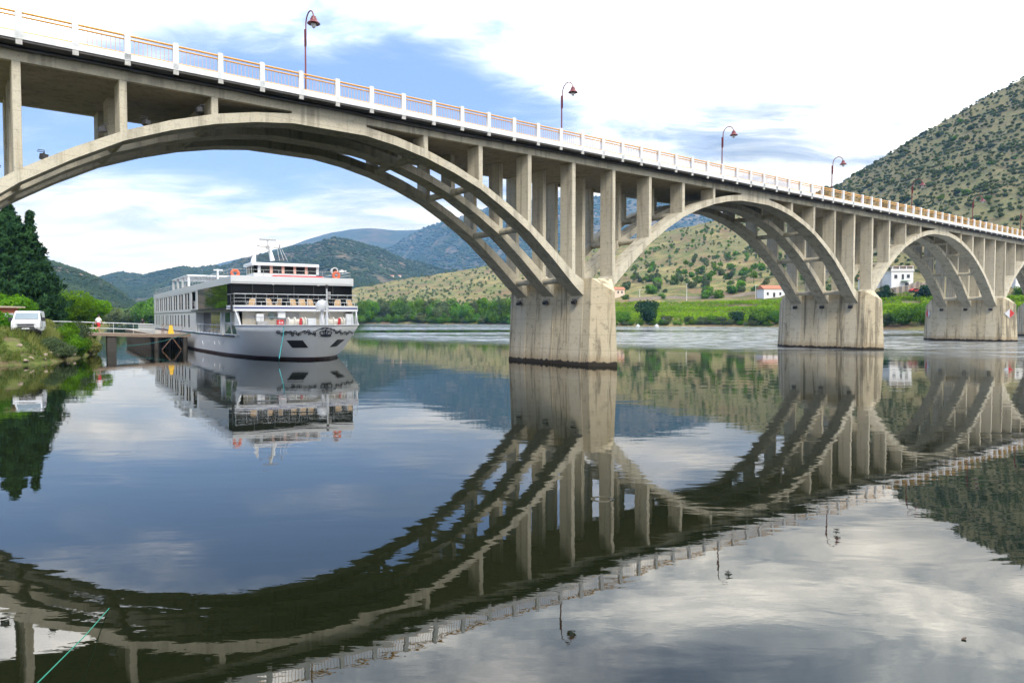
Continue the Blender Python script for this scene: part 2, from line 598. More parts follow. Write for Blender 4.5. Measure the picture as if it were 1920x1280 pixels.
FAR = Surf(far_cols([
    (430, 560, (660, 593), (860, 577), (1100, 563)),
    (620, 470, (560, 590), (800, 565), (1000, 548)),
    (680, 436, (520, 588), (750, 562), (950, 536)),
    (800, 410, (480, 583), (700, 547), (900, 518)),
    (917, 392, (450, 578), (650, 536), (850, 497)),
    (1050, 350, (420, 572), (620, 520), (800, 472)),
    (1150, 300, (390, 567), (600, 508), (760, 452)),
    (1246, 297, (385, 565), (580, 500), (740, 433)),
    (1335, 295, (380, 563), (560, 492), (720, 413)),
    (1440, 282, (365, 560), (540, 480), (700, 390)),
    (1560, 245, (330, 556), (500, 452), (640, 347)),
    (1620, 230, (315, 554), (480, 432), (625, 313)),
    (1700, 217, (300, 552), (450, 402), (600, 268)),
    (1770, 210, (290, 550), (435, 374), (585, 224)),
    (1850, 205, (280, 548), (420, 342), (570, 176)),
    (1920, 200, (275, 546), (410, 315), (560, 137)),
    (2100, 190, (265, 535), (390, 250), (540, 45)),
    (2500, 180, (255, 520), (380, 200), (520, -60)),
    (3200, 175, (250, 500), (370, 170), (500, -120)),
]), 5.0, 0.012, 3, 3.2, 3)
tag(link('hillside', FAR.mesh('hillside', 430, 3200, 420, 170), None, M_dry), kind='structure')


def ridge_cols(rows, far=1.0):
    out = []
    for x, Db, D, y in rows:
        Db, D = Db * G * far, D * G * far
        z = zy(y, D)
        P = [(Db, -6), (Db + (D - Db) * 0.3, z * 0.22), (Db + (D - Db) * 0.65, z * 0.62), (D, z), (D * 1.18, z * 0.75), (D * 1.6, z * 0.2)]
        out.append((x, P))
    return out


HILLS = {}
def hill(name, rows, amp, ns, seed, nx, nv, mat=None, far=1.0):
    s = Surf(ridge_cols(rows, far), amp * far, ns / far, seed, 0, 1.5)
    o = link(name, s.mesh(name, rows[0][0], rows[-1][0], nx, nv), None, mat or M_scrub)
    tag(o, kind='structure')
    HILLS[name] = s
    return s


hill('left_hill', [(-900, 300, 700, 330), (-300, 400, 780, 420), (0, 450, 850, 468), (60, 480, 860, 480), (114, 500, 880, 494), (150, 510, 900, 503), (186, 520, 910, 519), (215, 530, 900, 540), (245, 540, 880, 566), (275, 560, 820, 590), (300, 600, 760, 602)], 9, 0.008, 11, 200, 60)
hill('valley_hill', [(-200, 900, 1600, 500), (100, 900, 1600, 515), (186, 800, 1500, 518), (228, 800, 1500, 513), (272, 800, 1500, 519), (318, 800, 1500, 507), (345, 800, 1480, 500), (368, 800, 1480, 504), (430, 800, 1450, 498), (475, 780, 1420, 487), (540, 740, 1380, 468), (590, 700, 1340, 452), (628, 680, 1320, 444), (665, 680, 1330, 452), (705, 700, 1360, 466), (760, 720, 1400, 490), (830, 760, 1440, 508), (930, 800, 1480, 520), (1050, 820, 1500, 535)], 16, 0.006, 17, 320, 70, None, 1.35)
hill('mid_mountain', [(640, 1300, 2050, 500), (735, 1250, 1950, 467), (790, 1200, 1900, 437), (825, 1150, 1850, 416), (860, 1100, 1820, 403), (930, 1080, 1800, 387), (1000, 1050, 1800, 378), (1100, 1050, 1800, 368), (1200, 1050, 1800, 370), (1300, 1050, 1820, 394), (1400, 1100, 1850, 425), (1560, 1100, 1900, 470), (1800, 1100, 1900, 500)], 20, 0.005, 23, 260, 60, None, 2.0)
hill('far_ridge', [(380, 2200, 3300, 505), (470, 2150, 3250, 478), (530, 2100, 3200, 462), (565, 2100, 3200, 452), (610, 2100, 3200, 438), (655, 2100, 3200, 428), (700, 2100, 3200, 424), (760, 2100, 3200, 426), (800, 2100, 3200, 424), (840, 2100, 3200, 432), (950, 2100, 3200, 425), (1100, 2100, 3200, 398), (1250, 2100, 3200, 410), (1450, 2100, 3200, 450), (1800, 2100, 3200, 500)], 22, 0.003, 29, 200, 40, M_far, 1.5)

# left bank: water edge as (photo x, photo y) where it shows, plan metres where it does not
edge = [(-22, -60), (-25, -25), (-28, 0), (-29, 15), (-31, 29), (-34, 43)]
for px_, py_ in [(0, 686), (60, 684), (110, 678), (150, 671), (182, 660), (186, 640), (192, 624), (198, 615), (206, 610.5)]:
    p = onz(px_, py_)
    edge.append((p.x, p.y))
edge += [(-240, 420), (-300, 560), (-420, 900)]
LE = np.array(edge)
LS = np.r_[0, np.cumsum(np.hypot(*np.diff(LE, axis=0).T))]


def left_ground(s, q):
    """s metres along the water edge, q metres inland"""
    s, q = np.asarray(s, float), np.asarray(q, float)
    ex, ey = np.interp(s, LS, LE[:, 0]), np.interp(s, LS, LE[:, 1])
    X, Y = ex - q * 0.94, ey + q * 0.34
    base = np.interp(q, [-3, 0, 0.5, 1.2, 2.2, 3.2, 6, 12, 40, 200, 600], [-1.6, 0.05, 0.5, 1.15, 1.85, 2.15, 2.2, 2.25, 2.6, 6, 14])
    n = fbm(X * 0.35, Y * 0.35, 41, 4)
    w = np.clip(q / 1.5, 0, 1) * np.clip(1.6 - q / 8, 0.15, 1)
    return np.stack([X, Y, base + n * 0.25 * w], -1)


ls = np.unique(np.r_[np.linspace(0, 60, 30), np.linspace(60, 210, 170), np.linspace(210, LS[-1], 90)])
qs = np.unique(np.r_[np.linspace(-3, 10, 44), np.linspace(10, 60, 24), np.linspace(60, 600, 18)])
A, B = np.meshgrid(ls, qs)
V = left_ground(A.ravel(), B.ravel())
i = np.arange(len(qs) - 1)[:, None] * len(ls) + np.arange(len(ls) - 1)[None, :]
F = np.stack([i, i + len(ls), i + 1 + len(ls), i + 1], -1).reshape(-1, 4)
tag(link('left_bank', mesh_np('left_bank', V, F, True), None, M_bank), kind='structure')
# ---------------------------------------------------------------- the bridge (bridge frame: x along, y across away from the camera, z up)
M_conc = concrete('bridge_concrete', (0.53, 0.485, 0.38), (0.15, 0.13, 0.10), 0.42, 0.28, 0.85)
M_pier = concrete('pier_concrete', (0.53, 0.455, 0.315), (0.12, 0.10, 0.07), 0.72, 0.42, 1.15, True)
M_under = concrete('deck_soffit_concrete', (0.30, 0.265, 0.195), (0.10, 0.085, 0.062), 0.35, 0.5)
M_white = concrete('white_painted_concrete', (0.72, 0.73, 0.74), (0.36, 0.41, 0.39), 0.30, 0.20)
M_corbel = plain('weathered_corbel', (0.42, 0.41, 0.39), 0.9, var=0.5, scale=6)
M_tar = plain('tarred_edge', (0.060, 0.056, 0.052), 0.75, var=0.5, scale=3)
M_pipe = plain('black_pipe', (0.085, 0.08, 0.08), 0.40, var=0.4, scale=2)
M_rail = plain('orange_rail_paint', (0.68, 0.34, 0.06), 0.5, var=0.15, scale=3)
M_lampred = plain('oxblood_lamp_paint', (0.16, 0.022, 0.026), 0.4, var=0.2, scale=3)
M_glass_lamp = plain('lamp_globe', (0.72, 0.74, 0.74), 0.15, var=0.03)
M_black = plain('black_housing', (0.022, 0.022, 0.024), 0.5, var=0.2)
M_asphalt = plain('asphalt', (0.06, 0.06, 0.06), 0.9, var=0.3, scale=4)

bridge = empty('arch_bridge', BO, BROT)
tag(bridge, 'long concrete arch bridge crossing the river on broad piers', 'bridge')
BAY, COLT, RW = 4.8, 0.38, 1.55
ROWS = [0.0, 3.80, 7.60]
ZB = 17.04                                    # underside of the deck
RT = [(-1.42, 7.15, 5.88), (-0.19, 7.88, 6.83), (4.61, 11.62, 10.93), (9.41, 14.32, 13.77), (14.21, 16.06, 15.47), (18.95, 16.90, 16.30)]


def rib_nodes():
    L = [(s, t_, b_) for s, t_, b_ in RT]
    R_ = [(9 * BAY - 2 * 0.19 - s, t_, b_) for s, t_, b_ in RT][::-1]
    # soften the polygon: a point added in every bay, bowed a few centimetres
    P = L + R_
    out = [P[0]]
    for p, q in zip(P, P[1:]):
        bow = 0.10 if q[0] - p[0] > 4 and abs(p[1] - q[1]) > 0.1 else 0.0
        out.append(((p[0] + q[0]) / 2, (p[1] + q[1]) / 2 + bow, (p[2] + q[2]) / 2 + bow))
        out.append(q)
    return out


def rib_mesh():
    m = MB()
    N = rib_nodes()
    m.rings([[(s, 0, b_), (s, RW, b_), (s, RW, t_), (s, 0, t_)] for s, t_, b_ in N], True)
    return m.mesh('rib', K)


def rib_z(s, which=1):
    N = rib_nodes()
    return float(np.interp(s, [p[0] for p in N], [p[which] for p in N]))


me_rib = rib_mesh()
fix_normals(me_rib)
me_rib.materials.append(M_conc)
me_strut = MB().tube([(0, RW - 0.05, 0), (0, 2.6, 0), (0, 3.85, 0)], 0.27, 10).mesh('strut', K)
me_strut.materials.append(M_conc)
me_infill = MB().box(18.84 + 0.0, 23.98, 0.004, RW - 0.004, 16.88, ZB + 0.02).mesh('crown_block', K)
me_infill.materials.append(M_conc)
col_me = {}
for k in (0, 1, 2, 3):
    zb = {0: 7.3, 1: 11.2, 2: 13.9, 3: 15.7}[k]
    me = MB().bevbox(-0.19, 0.19, 0.012, RW - 0.012, zb, ZB + 0.01, 0.025).mesh('column', K)
    me.materials.append(M_conc)
    col_me[k] = me

SPANS = range(-1, 4)
for j in SPANS:
    base = 48.0 * j
    for r_, off in enumerate(ROWS):
        o = link('arch_rib', me_rib, bridge)
        o.location = (base * K, off * K, 0)
        o = link('crown_block', me_infill, bridge)
        o.location = (base * K, off * K, 0)
        for k in (0, 1, 2, 3, 6, 7, 8, 9):
            kk = k if k < 5 else 9 - k
            o = link('column', col_me[kk], bridge)
            o.location = ((base + BAY * k - 0.19) * K, off * K, 0)
            if r_ < 2:
                o = link('strut', me_strut, bridge)
                s_ = BAY * k - 0.19
                o.location = ((base + s_) * K, off * K, (rib_z(s_, 1) * 0.5 + rib_z(s_, 2) * 0.5 - (0.0 if kk else 0.1)) * K)
    # deck of this span
    s0_, s1_ = base - 2.59 + 0.012, base + 48 - 2.59 - 0.012
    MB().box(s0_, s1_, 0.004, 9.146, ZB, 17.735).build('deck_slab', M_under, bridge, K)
    MB().box(s0_, s1_, -0.010, 0.30, ZB - 0.006, 17.73).build('edge_beam', M_conc, bridge, K)
    MB().box(s0_, s1_, 8.85, 9.16, ZB - 0.006, 17.73).build('edge_beam', M_conc, bridge, K)
    MB().box(s0_, s1_, -0.93, 10.08, 17.74, 17.93).build('deck_overhang', M_tar, bridge, K)
    MB().box(s0_, s1_, -0.60, 9.75, 17.934, 18.02).build('roadway', M_asphalt, bridge, K)
    for y0 in (-0.97, 9.90):
        MB().box(s0_, s1_, y0, y0 + 0.22, 17.86, 18.21).build('kerb', M_white, bridge, K)
    path = []
    n_ = 24
    for q in range(n_ + 1):
        s_ = s0_ + (s1_ - s0_) * q / n_
        sag = -0.10 * math.exp(-((s_ - base - 29) / 4.5) ** 2)
        path.append((s_, -0.13, 17.63 + sag + 0.02 * math.sin(s_ * 0.9)))
    MB().tube(path, 0.09, 8).build('drain_pipe', M_pipe, bridge, K, True)


def pier_mesh(z0, z1, grow=0.0, zcap=None):
    m = MB()
    def ring(z, top=False):
        t = (z + 2) / 9.4
        h = (1.68 - 0.48 * t) + grow
        tip = (-2.88 + 0.52 * t) - grow
        y0, y1 = -0.90 - grow, 10.05 + grow
        far = 9.15 - tip
        return [(-h, y0, z), (0, tip, z), (h, y0, z), (h, y1, z), (0, far, z), (-h, y1, z)]
    if zcap is None:
        m.rings([ring(z0), ring(z1)], True)
        return m
    a, b_ = ring(z0), ring(zcap)
    top = ring(7.4)
    m.rings([a, b_], False)
    m.add(a, [tuple(range(6))[::-1]])
    B_ = b_
    T = [top[0], B_[1], top[2], top[3], B_[4], top[5]]
    vs = list(B_) + [T[0], T[2], T[3], T[5]]
    # 0..5 lower ring at cap height, 6..9 the body corners at the top
    fs = [(0, 1, 6), (1, 2, 7), (2, 3, 8, 7), (3, 4, 8), (4, 5, 9), (5, 0, 6, 9), (1, 7, 6), (4, 9, 8), (6, 7, 8, 9)]
    m.add(vs, fs)
    return m


me_pier = pier_mesh(-2.5, 7.4, 0, 6.25).mesh('pier', K)
me_pier.materials.append(M_pier)
fix_normals(me_pier)


def pil_mesh():
    m = MB()
    m.rings([[(x, 0.02, z), (x2, 0.02, z), (x2, RW - 0.02, z), (x, RW - 0.02, z)] for x, x2, z in ((-1.70, -1.3, -0.9), (-1.30, -1.0, 5.86))], True)
    me = m.mesh('pilaster', K)
    fix_normals(me)
    me.materials.append(M_pier2)
    return me


M_pier2 = concrete('pale_pilaster_concrete', (0.58, 0.51, 0.37), (0.15, 0.125, 0.09), 0.5, 0.26, 1.15, True)
me_pil = pil_mesh()
me_ledge = MB().box(-1.28, 1.28, RW + 0.01, 3.79, 6.45, 7.0).mesh('pier_ledge', K)
me_ledge.materials.append(M_pier)
PIERS = range(-1, 5)
for j in PIERS:
    sp_ = 48.0 * j - 2.59
    o = link('pier', me_pier, bridge)
    o.location = (sp_ * K, 0, 0)
    p_ = o
    for off in ROWS:
        o = link('pilaster', me_pil, p_)
        o.location = (0, off * K, 0)
        o = link('pilaster', me_pil, p_)
        o.location = (0, (off + RW) * K, 0)
        o.rotation_euler = (0, 0, math.pi)
    for off in ROWS[:2]:
        o = link('pier_ledge', me_ledge, p_)
        o.location = (0, off * K, 0)

# abutment on the far bank
MB().box(48 * 4 - 2, 48 * 4 + 40, -0.6, 9.75, -2, 17.6).build('abutment', M_pier, bridge, K)

# parapets
me_post = MB()
me_post.rings([[(-0.15 * q, -0.12, z), (0.15 * q, -0.12, z), (0.15 * q, 0.12, z), (-0.15 * q, 0.12, z)] for z, q in ((17.90, 1.06), (18.3, 1.0), (19.24, 0.95), (19.34, 0.80))], True)
me_post = me_post.mesh('parapet_post', K)
fix_normals(me_post)
me_post.materials.append(M_white)
me_cor = MB().rings([[(-0.14, -0.10, z), (0.14, -0.10, z), (0.14, y1, z), (-0.14, y1, z)] for z, y1 in ((17.60, 0.0), (17.91, 0.14))], True).mesh('corbel', K)
fix_normals(me_cor)
me_cor.materials.append(M_corbel)
PSP = 2.4
rm = MB()
rm.tube([(0.14, 0, 19.19), (2.26, 0, 19.19)], 0.055, 6)
me_r1 = rm.mesh('top_rail', K)
me_r2 = MB().tube([(0.14, 0, 18.99), (2.26, 0, 18.99)], 0.042, 6).mesh('middle_rail', K)
me_r3 = MB().tube([(0.14, 0, 18.25), (2.26, 0, 18.25)], 0.042, 6).mesh('bottom_rail', K)
me_bal = MB().tube([(0, 0, 18.23), (0, 0, 18.99)], 0.014, 5).mesh('baluster', K)
for me in (me_r1, me_r2, me_r3, me_bal):
    me.materials.append(M_rail)
PS0 = -43.3
rest = MB()
bal_n = 0
for j in range(-6, 99):
    s_ = PS0 + PSP * j
    o = link('parapet_post', me_post, bridge)
    o.location = (s_ * K, -0.85 * K, 0)
    c_ = link('corbel', me_cor, o)
    for q, me in enumerate((me_r1, me_r2, me_r3)):
        r_ = link(('top_rail', 'middle_rail', 'bottom_rail')[q], me, bridge)
        r_.location = (s_ * K, -0.85 * K, 0)
        if q == 1:
            for b_ in range(9):
                bx_ = 0.345 + b_ * 0.2137
                if 0 <= j < 33:
                    bo = link('baluster', me_bal, r_)
                    bo.location = (bx_ * K, 0, 0)
                else:
                    rest.tube([(s_ + bx_, -0.85, 18.23), (s_ + bx_, -0.85, 18.99)], 0.0115, 4)
    if j >= 30:
        o = link('parapet_post', me_post, bridge)
        o.location = (s_ * K, 10.0 * K, 0)
        rest.tube([(s_ + 0.14, 10.0, 19.19), (s_ + 2.26, 10.0, 19.19)], 0.042, 4)
        rest.tube([(s_ + 0.14, 10.0, 18.23), (s_ + 2.26, 10.0, 18.23)], 0.034, 4)
        for b_ in range(9):
            bx_ = 0.345 + b_ * 0.2137
            rest.tube([(s_ + bx_, 10.0, 18.23), (s_ + bx_, 10.0, 19.1)], 0.0115, 4)
o = rest.build('far_balusters', M_rail, bridge, K)
tag(o, kind='stuff')


# street lamps standing behind the near parapet, arms reaching out over the river
def lamp_parts():
    P = {}
    m = MB().tube([(0, 0, 18.02), (0, 0, 18.1), (0, 0, 21.3)], [0.12, 0.062, 0.055], 8)
    P['pole'] = m.mesh('pole', K)
    P['pole_sleeve'] = MB().tube([(0, 0, 21.1), (0, 0, 22.14)], 0.078, 8).mesh('pole_sleeve', K)
    arc = [(0, -0.10, 21.15), (0, -0.10, 22.2)]
    for q in range(13):
        a_ = math.pi * q / 12
        arc.append((0, -0.10 - 0.62 + 0.62 * math.cos(a_), 22.38 + 0.66 * math.sin(a_)))
    arc.append((0, -1.34, 22.28))
    P['arm'] = MB().tube(arc, 0.042, 8).mesh('arm', K, True)
    P['lamp_shade'] = MB().lathe([(0.06, 0.46), (0.14, 0.45), (0.15, 0.34), (0.20, 0.32), (0.22, 0.20), (0.36, 0.08), (0.40, 0.02), (0.38, 0.0), (0.2, 0.04)], (0, -1.34, 22.06), 14).mesh('lamp_shade', K)
    P['globe'] = MB().lathe([(0.16, 0.05), (0.17, -0.05), (0.13, -0.16), (0.05, -0.26), (0.01, -0.28)], (0, -1.34, 22.06), 12).mesh('globe', K, True)
    for n_, me in P.items():
        me.materials.append(M_glass_lamp if n_ == 'globe' else M_lampred)
    return P


LP = lamp_parts()
spots = ['over the crown of the widest arch', 'just before the first river pier', 'before the crown of the second arch', 'just before the second river pier', 'before the third arch', 'past the crown of the third arch', 'after the third river pier']
for j in range(7):
    s_ = -28.40 + 21.63 * j
    P_ = Matrix.Rotation(BROT, 3, 'Z') @ Vector((s_ * K, -0.40 * K, 0)) + BO
    root = empty('street_lamp', (P_.x, P_.y, 18.02 * K), BROT)
    tag(root, 'dark red swan-neck street lamp on the bridge ' + spots[j], 'street lamp', 'street lamps along the bridge')
    for n_, me in LP.items():
        o = link(n_, me, root)
        o.location = (0, 0, -18.02 * K)

# floodlights: under the arch feet on the piers, and on top of the ribs beside columns
def flood(name_label, group, s_, y_, z_, rz=0.0, tilt=0.5):
    P_ = Matrix.Rotation(BROT, 3, 'Z') @ Vector((s_ * K, y_ * K, 0)) + BO
    root = empty('floodlight', (P_.x, P_.y, z_ * K), BROT + rz)
    tag(root, name_label, 'floodlight', group)
    m = MB()
    c, s2 = math.cos(tilt), math.sin(tilt)
    prof = [(-0.16, 0.24), (0.10, 0.30), (0.22, 0.12), (0.22, -0.12), (0.10, -0.30), (-0.16, -0.24)]
    def rot(x, z):
        return (x * c - z * s2, x * s2 + z * c)
    ring = [[(rot(x, zz)[0] - 0.30, y, rot(x, zz)[1]) for (x, y) in prof] for zz in (-0.12, 0.12)]
    m.rings(ring, True)
    o = m.build('housing', M_black, root, K)
    fix_normals(o.data)
    MB().tube([(0, -0.22, 0.30), (-0.28, -0.22, 0.30), (-0.30, -0.22, 0.0)], 0.025, 5).tube([(0, 0.22, 0.30), (-0.28, 0.22, 0.30), (-0.30, 0.22, 0)], 0.025, 5).build('bracket', M_black, root, K)
    return root


for j, nm in ((0, 'first'), (1, 'second'), (2, 'third')):
    for r_, off in enumerate(ROWS):
        flood('black floodlight under the %s arch foot of the %s river pier' % (('near-parapet', 'middle', 'far-side')[r_], nm), 'floodlights on the %s river pier' % nm, 48.0 * j - 2.59 - 1.345, off + RW / 2, 5.42)
for s_, z_, lab in ((-42.55, 0, 'black floodlight lying on the great arch right of its tallest column in view'), (-44.1, 0, 'black floodlight on the great arch left of its tallest column in view'),
                    (-39.3, 0, 'black floodlight on the great arch beside the middle column'), (-37.7, 0, 'flat black floodlight on the great arch past the middle column'),
                    (-34.3, 0, 'floodlight on the great arch beside its shortest column')):
    root = flood(lab, 'floodlights on the great arch', s_, 0.30, rib_z(s_ + 48, 1) + 0.30, math.pi if s_ in (-42.55, -37.7) else 0, 0.15)
# ---------------------------------------------------------------- river cruise ship (ship frame: x forward, y across, z up)
M_sw = plain('ship_white_paint', (0.57, 0.585, 0.60), 0.35, var=0.05, scale=0.8)
M_hull = plain('hull_white_paint', (0.80, 0.81, 0.82), 0.28, var=0.08, scale=0.6)
M_boot = plain('antifouling', (0.035, 0.016, 0.014), 0.5, var=0.3)
M_dglass = plain('tinted_glass', (0.010, 0.012, 0.013), 0.03, var=0.1, spec=0.35)
M_pglass = plain('pale_curtained_glass', (0.42, 0.46, 0.47), 0.06, var=0.15, scale=1.5, spec=0.7)
M_tglass = plain('green_tinted_glass', (0.10, 0.16, 0.145), 0.05, var=0.3, scale=0.8, spec=0.7)
M_cream = plain('cream_bulkhead', (0.44, 0.41, 0.35), 0.6, var=0.08)
M_peach = plain('peach_panel', (0.62, 0.36, 0.28), 0.5, var=0.1)
M_blue = plain('navy_line', (0.015, 0.03, 0.16), 0.4, var=0.1)
M_red = plain('red_paint', (0.50, 0.030, 0.028), 0.45, var=0.12)
M_orange = plain('orange_lifebuoy', (0.72, 0.13, 0.04), 0.5, var=0.1)
M_steel = plain('stainless_tube', (0.62, 0.63, 0.63), 0.25, metal=0.85, var=0.05)
M_grey = plain('grey_gear', (0.28, 0.28, 0.28), 0.6, var=0.3)
M_wicker = plain('wicker', (0.44, 0.30, 0.165), 0.8, var=0.2, scale=12)
M_cloth = plain('white_cloth', (0.72, 0.72, 0.73), 0.9, var=0.08)
M_dwin = matte('unlit_window', (0.018, 0.02, 0.022))
M_fglass = plain('black_front_glass', (0.006, 0.007, 0.008), 0.10, var=0.1, spec=0.15)
M_rope_w = plain('hawser', (0.58, 0.55, 0.48), 0.9, var=0.35, scale=9)
M_deckf = plain('deck_floor', (0.34, 0.27, 0.20), 0.8, var=0.2, scale=3)

SHR = math.atan2(-0.844, 0.536)
C1 = at(432.6, 517, 66.5 * G)
ship = empty('river_cruise_ship', (C1.x, C1.y, 0), SHR)
ship.scale = (G, G, G)
tag(ship, 'white three-deck river cruise ship with dark lounge windows moored at the jetty', 'ship')
SHM = Matrix.Translation((C1.x, C1.y, 0)) @ Matrix.Rotation(SHR, 4, 'Z') @ Matrix.Scale(G, 4)
SHI = SHM.inverted()
B_ = 11.9
HB = B_ / 2


def P(name, m, mat, parent=ship, smooth=False, fix=True):
    o = m.build(name, mat, parent, 1.0, smooth)
    if fix:
        fix_normals(o.data)
    return o


TDK = ([-66, -4, 1.2, 2.5, 4.0, 5.5, 6.5, 7.1, 7.4, 7.5], [5.95, 5.95, 5.85, 5.62, 5.0, 3.9, 2.8, 1.8, 0.95, 0.02])
TWL = ([-66, -20, -6.35, 2.04, 5.2, 6.5, 7.2, 7.42, 7.5], [5.95, 5.95, 5.25, 3.75, 2.4, 1.6, 0.85, 0.4, 0.02])


def hull_pt(tau, z, sgn=1):
    f = min(max(z / 3.1, -0.3), 1.0)
    fe = f ** 0.8 if f > 0 else 0.6 * f
    tip = 6.2 + 1.3 * fe
    t = tau if tau <= -20 else -20 + (tau + 20) * (tip + 20) / 27.5
    w = float(np.interp(tau, *TWL)) * (1 - fe) + float(np.interp(tau, *TDK)) * fe
    return (t, HB - sgn * max(w, 0.01), z)


def hull_top(tau):
    return float(np.interp(tau, [-66, 0.6, 0.9, 7.5], [2.12, 2.12, 3.1, 3.1]))


taus = [-66, -50, -35, -20, -14, -9, -5.0, -3, -1, 0.6, 0.9, 1.6, 2.3, 3.2, 4.0, 4.8, 5.5, 6.0, 6.5, 6.9, 7.2, 7.4, 7.5]
zfr = [0, 0.12, 0.28, 0.45, 0.62, 0.8, 1.0]
rings = []
for ta in taus:
    zt = hull_top(ta)
    zs = [0.22 + (zt - 0.22) * q for q in zfr]
    rings.append([hull_pt(ta, z, 1) for z in zs] + [hull_pt(ta, z, -1) for z in zs][::-1])
m = MB()
m.rings(rings, False, False)
n_ = len(rings[0])
m.add(rings[0], [tuple(range(n_))])
m.add(rings[-1], [tuple(range(n_))])
hull = P('hull', m, M_hull)
hull.data.polygons.foreach_set('use_smooth', [True] * len(hull.data.polygons))
m = MB()
rr = []
for ta in taus:
    zs = [-0.9, -0.3, 0.225]
    rr.append([hull_pt(ta, z, 1) for z in zs] + [hull_pt(ta, z, -1) for z in zs][::-1])
m.rings(rr, False, False)
P('boot_top', m, M_boot, hull)
# main deck floor and foredeck
m = MB()
dk = [hull_pt(ta, 2.06, 1) for ta in taus] + [hull_pt(ta, 2.06, -1) for ta in taus][::-1]
m.add([(p[0], p[1] + (0.03 if p[1] < HB else -0.03), 2.07) for p in dk], [tuple(range(len(dk)))])
P('main_deck', m, M_deckf)
# gunwale cap
m = MB()
for sg in (1, -1):
    m.tube([hull_pt(ta, hull_top(ta) + 0.02, sg) for ta in taus if ta >= 0.9], 0.06, 6)
P('gunwale', m, M_sw, hull)
m = MB()
m.tube([hull_pt(ta, 2.02, 1) for ta in taus if ta <= -1], 0.09, 6)
P('rubbing_strake', m, M_black, hull)

# lower deck walls
LW = [(-54.6, .5), (-52.6, .5), (-49.2, .55), (-47.1, .5), (-43.9, .6), (-41.5, .55), (-38.6, .6), (-35.8, .55), (-32.5, .75), (-30.0, .65), (-26.3, .8), (-57.6, .5), (-60.1, .5), (-62.4, .5)]


def wall_with_holes(y, t0, t1, z0, z1, holes, th=0.10):
    """wall in the plane y with rectangular openings (t0, t1, z0, z1)"""
    m = MB()
    ts = sorted({t0, t1, *[h[0] for h in holes], *[h[1] for h in holes]})
    for a, b in zip(ts, ts[1:]):
        hs = [h for h in holes if h[0] <= a + 1e-6 and h[1] >= b - 1e-6]
        if not hs:
            m.box(a, b, y, y + th, z0, z1)
        else:
            m.box(a, b, y, y + th, z0, hs[0][2])
            m.box(a, b, y, y + th, hs[0][3], z1)
    return m


for side_y, inn in ((0.02, 1), (B_ - 0.12, -1)):
    holes = [(t_ - w_ / 2, t_ + w_ / 2, 2.62, 4.14) for t_, w_ in LW]
    P('lower_deck_wall', wall_with_holes(side_y, -65.8, -21.2, 2.06, 4.42, holes), M_sw, fix=False)
    if inn == 1:
        for t_, w_ in LW:
            P('cabin_window', MB().box(t_ - w_ / 2 - 0.02, t_ + w_ / 2 + 0.02, 0.005, 0.05, 2.6, 4.16), M_dwin, fix=False)
    hb = []
    for q in range(7):
        c = -27.95 - 5.55 * q
        hb += [(c - 2.05, c - 0.10, 4.85, 6.88), (c + 0.10, c + 2.05, 4.85, 6.88)]
    hb += [(-24.2, -21.0, 4.85, 6.92)]
    P('upper_deck_wall', wall_with_holes(side_y, -65.8, -19.8, 4.56, 7.10, hb), M_sw, fix=False)
    if inn == 1:
        for h in hb:
            bal = P('balcony_window', MB().box(h[0] + 0.32, h[1] - 0.06, 0.62, 0.66, h[2], h[3]), M_pglass, fix=False)
            P('jamb', MB().box(h[0] - 0.01, h[0] + 0.32, 0.50, 0.67, h[2], h[3]).box(h[1] - 0.08, h[1] + 0.01, 0.12, 0.66, h[2], h[3]), M_black, bal, fix=False)
            P('balcony_rail', MB().tube([(h[0], 0.05, 5.75), (h[1], 0.05, 5.75)], 0.022, 5).tube([(h[0], 0.05, 5.3), (h[1], 0.05, 5.3)], 0.015, 5), M_steel, bal, fix=False)
            P('balcony_chair', MB().box(h[0] + 0.6, h[0] + 1.1, 0.2, 0.6, 5.2, 5.27).box(h[0] + 0.6, h[0] + 0.66, 0.2, 0.6, 5.27, 5.75).box(h[0] + 0.62, h[0] + 0.68, 0.25, 0.55, 4.86, 5.2).box(h[0] + 1.02, h[0] + 1.08, 0.25, 0.55, 4.86, 5.2), M_grey, bal, fix=False)
# deck between, with its dark gutter line
P('upper_deck', MB().box(-65.8, -20, 0.0, B_, 4.42, 4.56), M_sw, fix=False)
P('gutter_line', MB().box(-65.9, -20, -0.02, 0.03, 4.44, 4.52), M_black, fix=False)
P('stern_wall', MB().box(-65.9, -65.7, 0.05, B_ - 0.05, 2.06, 7.1), M_sw, fix=False)
P('deck_house_core', MB().box(-65.6, -20.0, 0.9, B_ - 0.9, 2.1, 7.1), M_grey, fix=False)
# entrance lobby: glass set back under the canopy
P('lobby_glass', MB().box(-21.0, -5.1, 0.85, 0.9, 2.08, 4.36), M_dglass, fix=False)
P('lobby_glass', MB().box(-21.0, -5.1, B_ - 0.9, B_ - 0.85, 2.08, 4.36), M_dglass, fix=False)
P('lobby_pillar', MB().box(-5.9, -5.02, 0.05, 0.9, 2.08, 4.42), M_sw, fix=False)
P('lobby_pillar', MB().box(-21.2, -20.8, 0.02, 0.9, 2.08, 4.42), M_sw, fix=False)
m = MB()
m.tube([(-20.6, 0.12, 3.05), (-6, 0.12, 3.05)], 0.03, 6).tube([(-20.6, 0.12, 2.6), (-6, 0.12, 2.6)], 0.02, 6)
for q in range(8):
    m.tube([(-20.6 + q * 2.08, 0.12, 2.08), (-20.6 + q * 2.08, 0.12, 3.05)], 0.025, 6)
P('lobby_railing', m, M_steel, fix=False)
P('lobby_ceiling', MB().box(-21.2, -2.1, 0.0, B_, 4.40, 4.60), M_sw, fix=False)
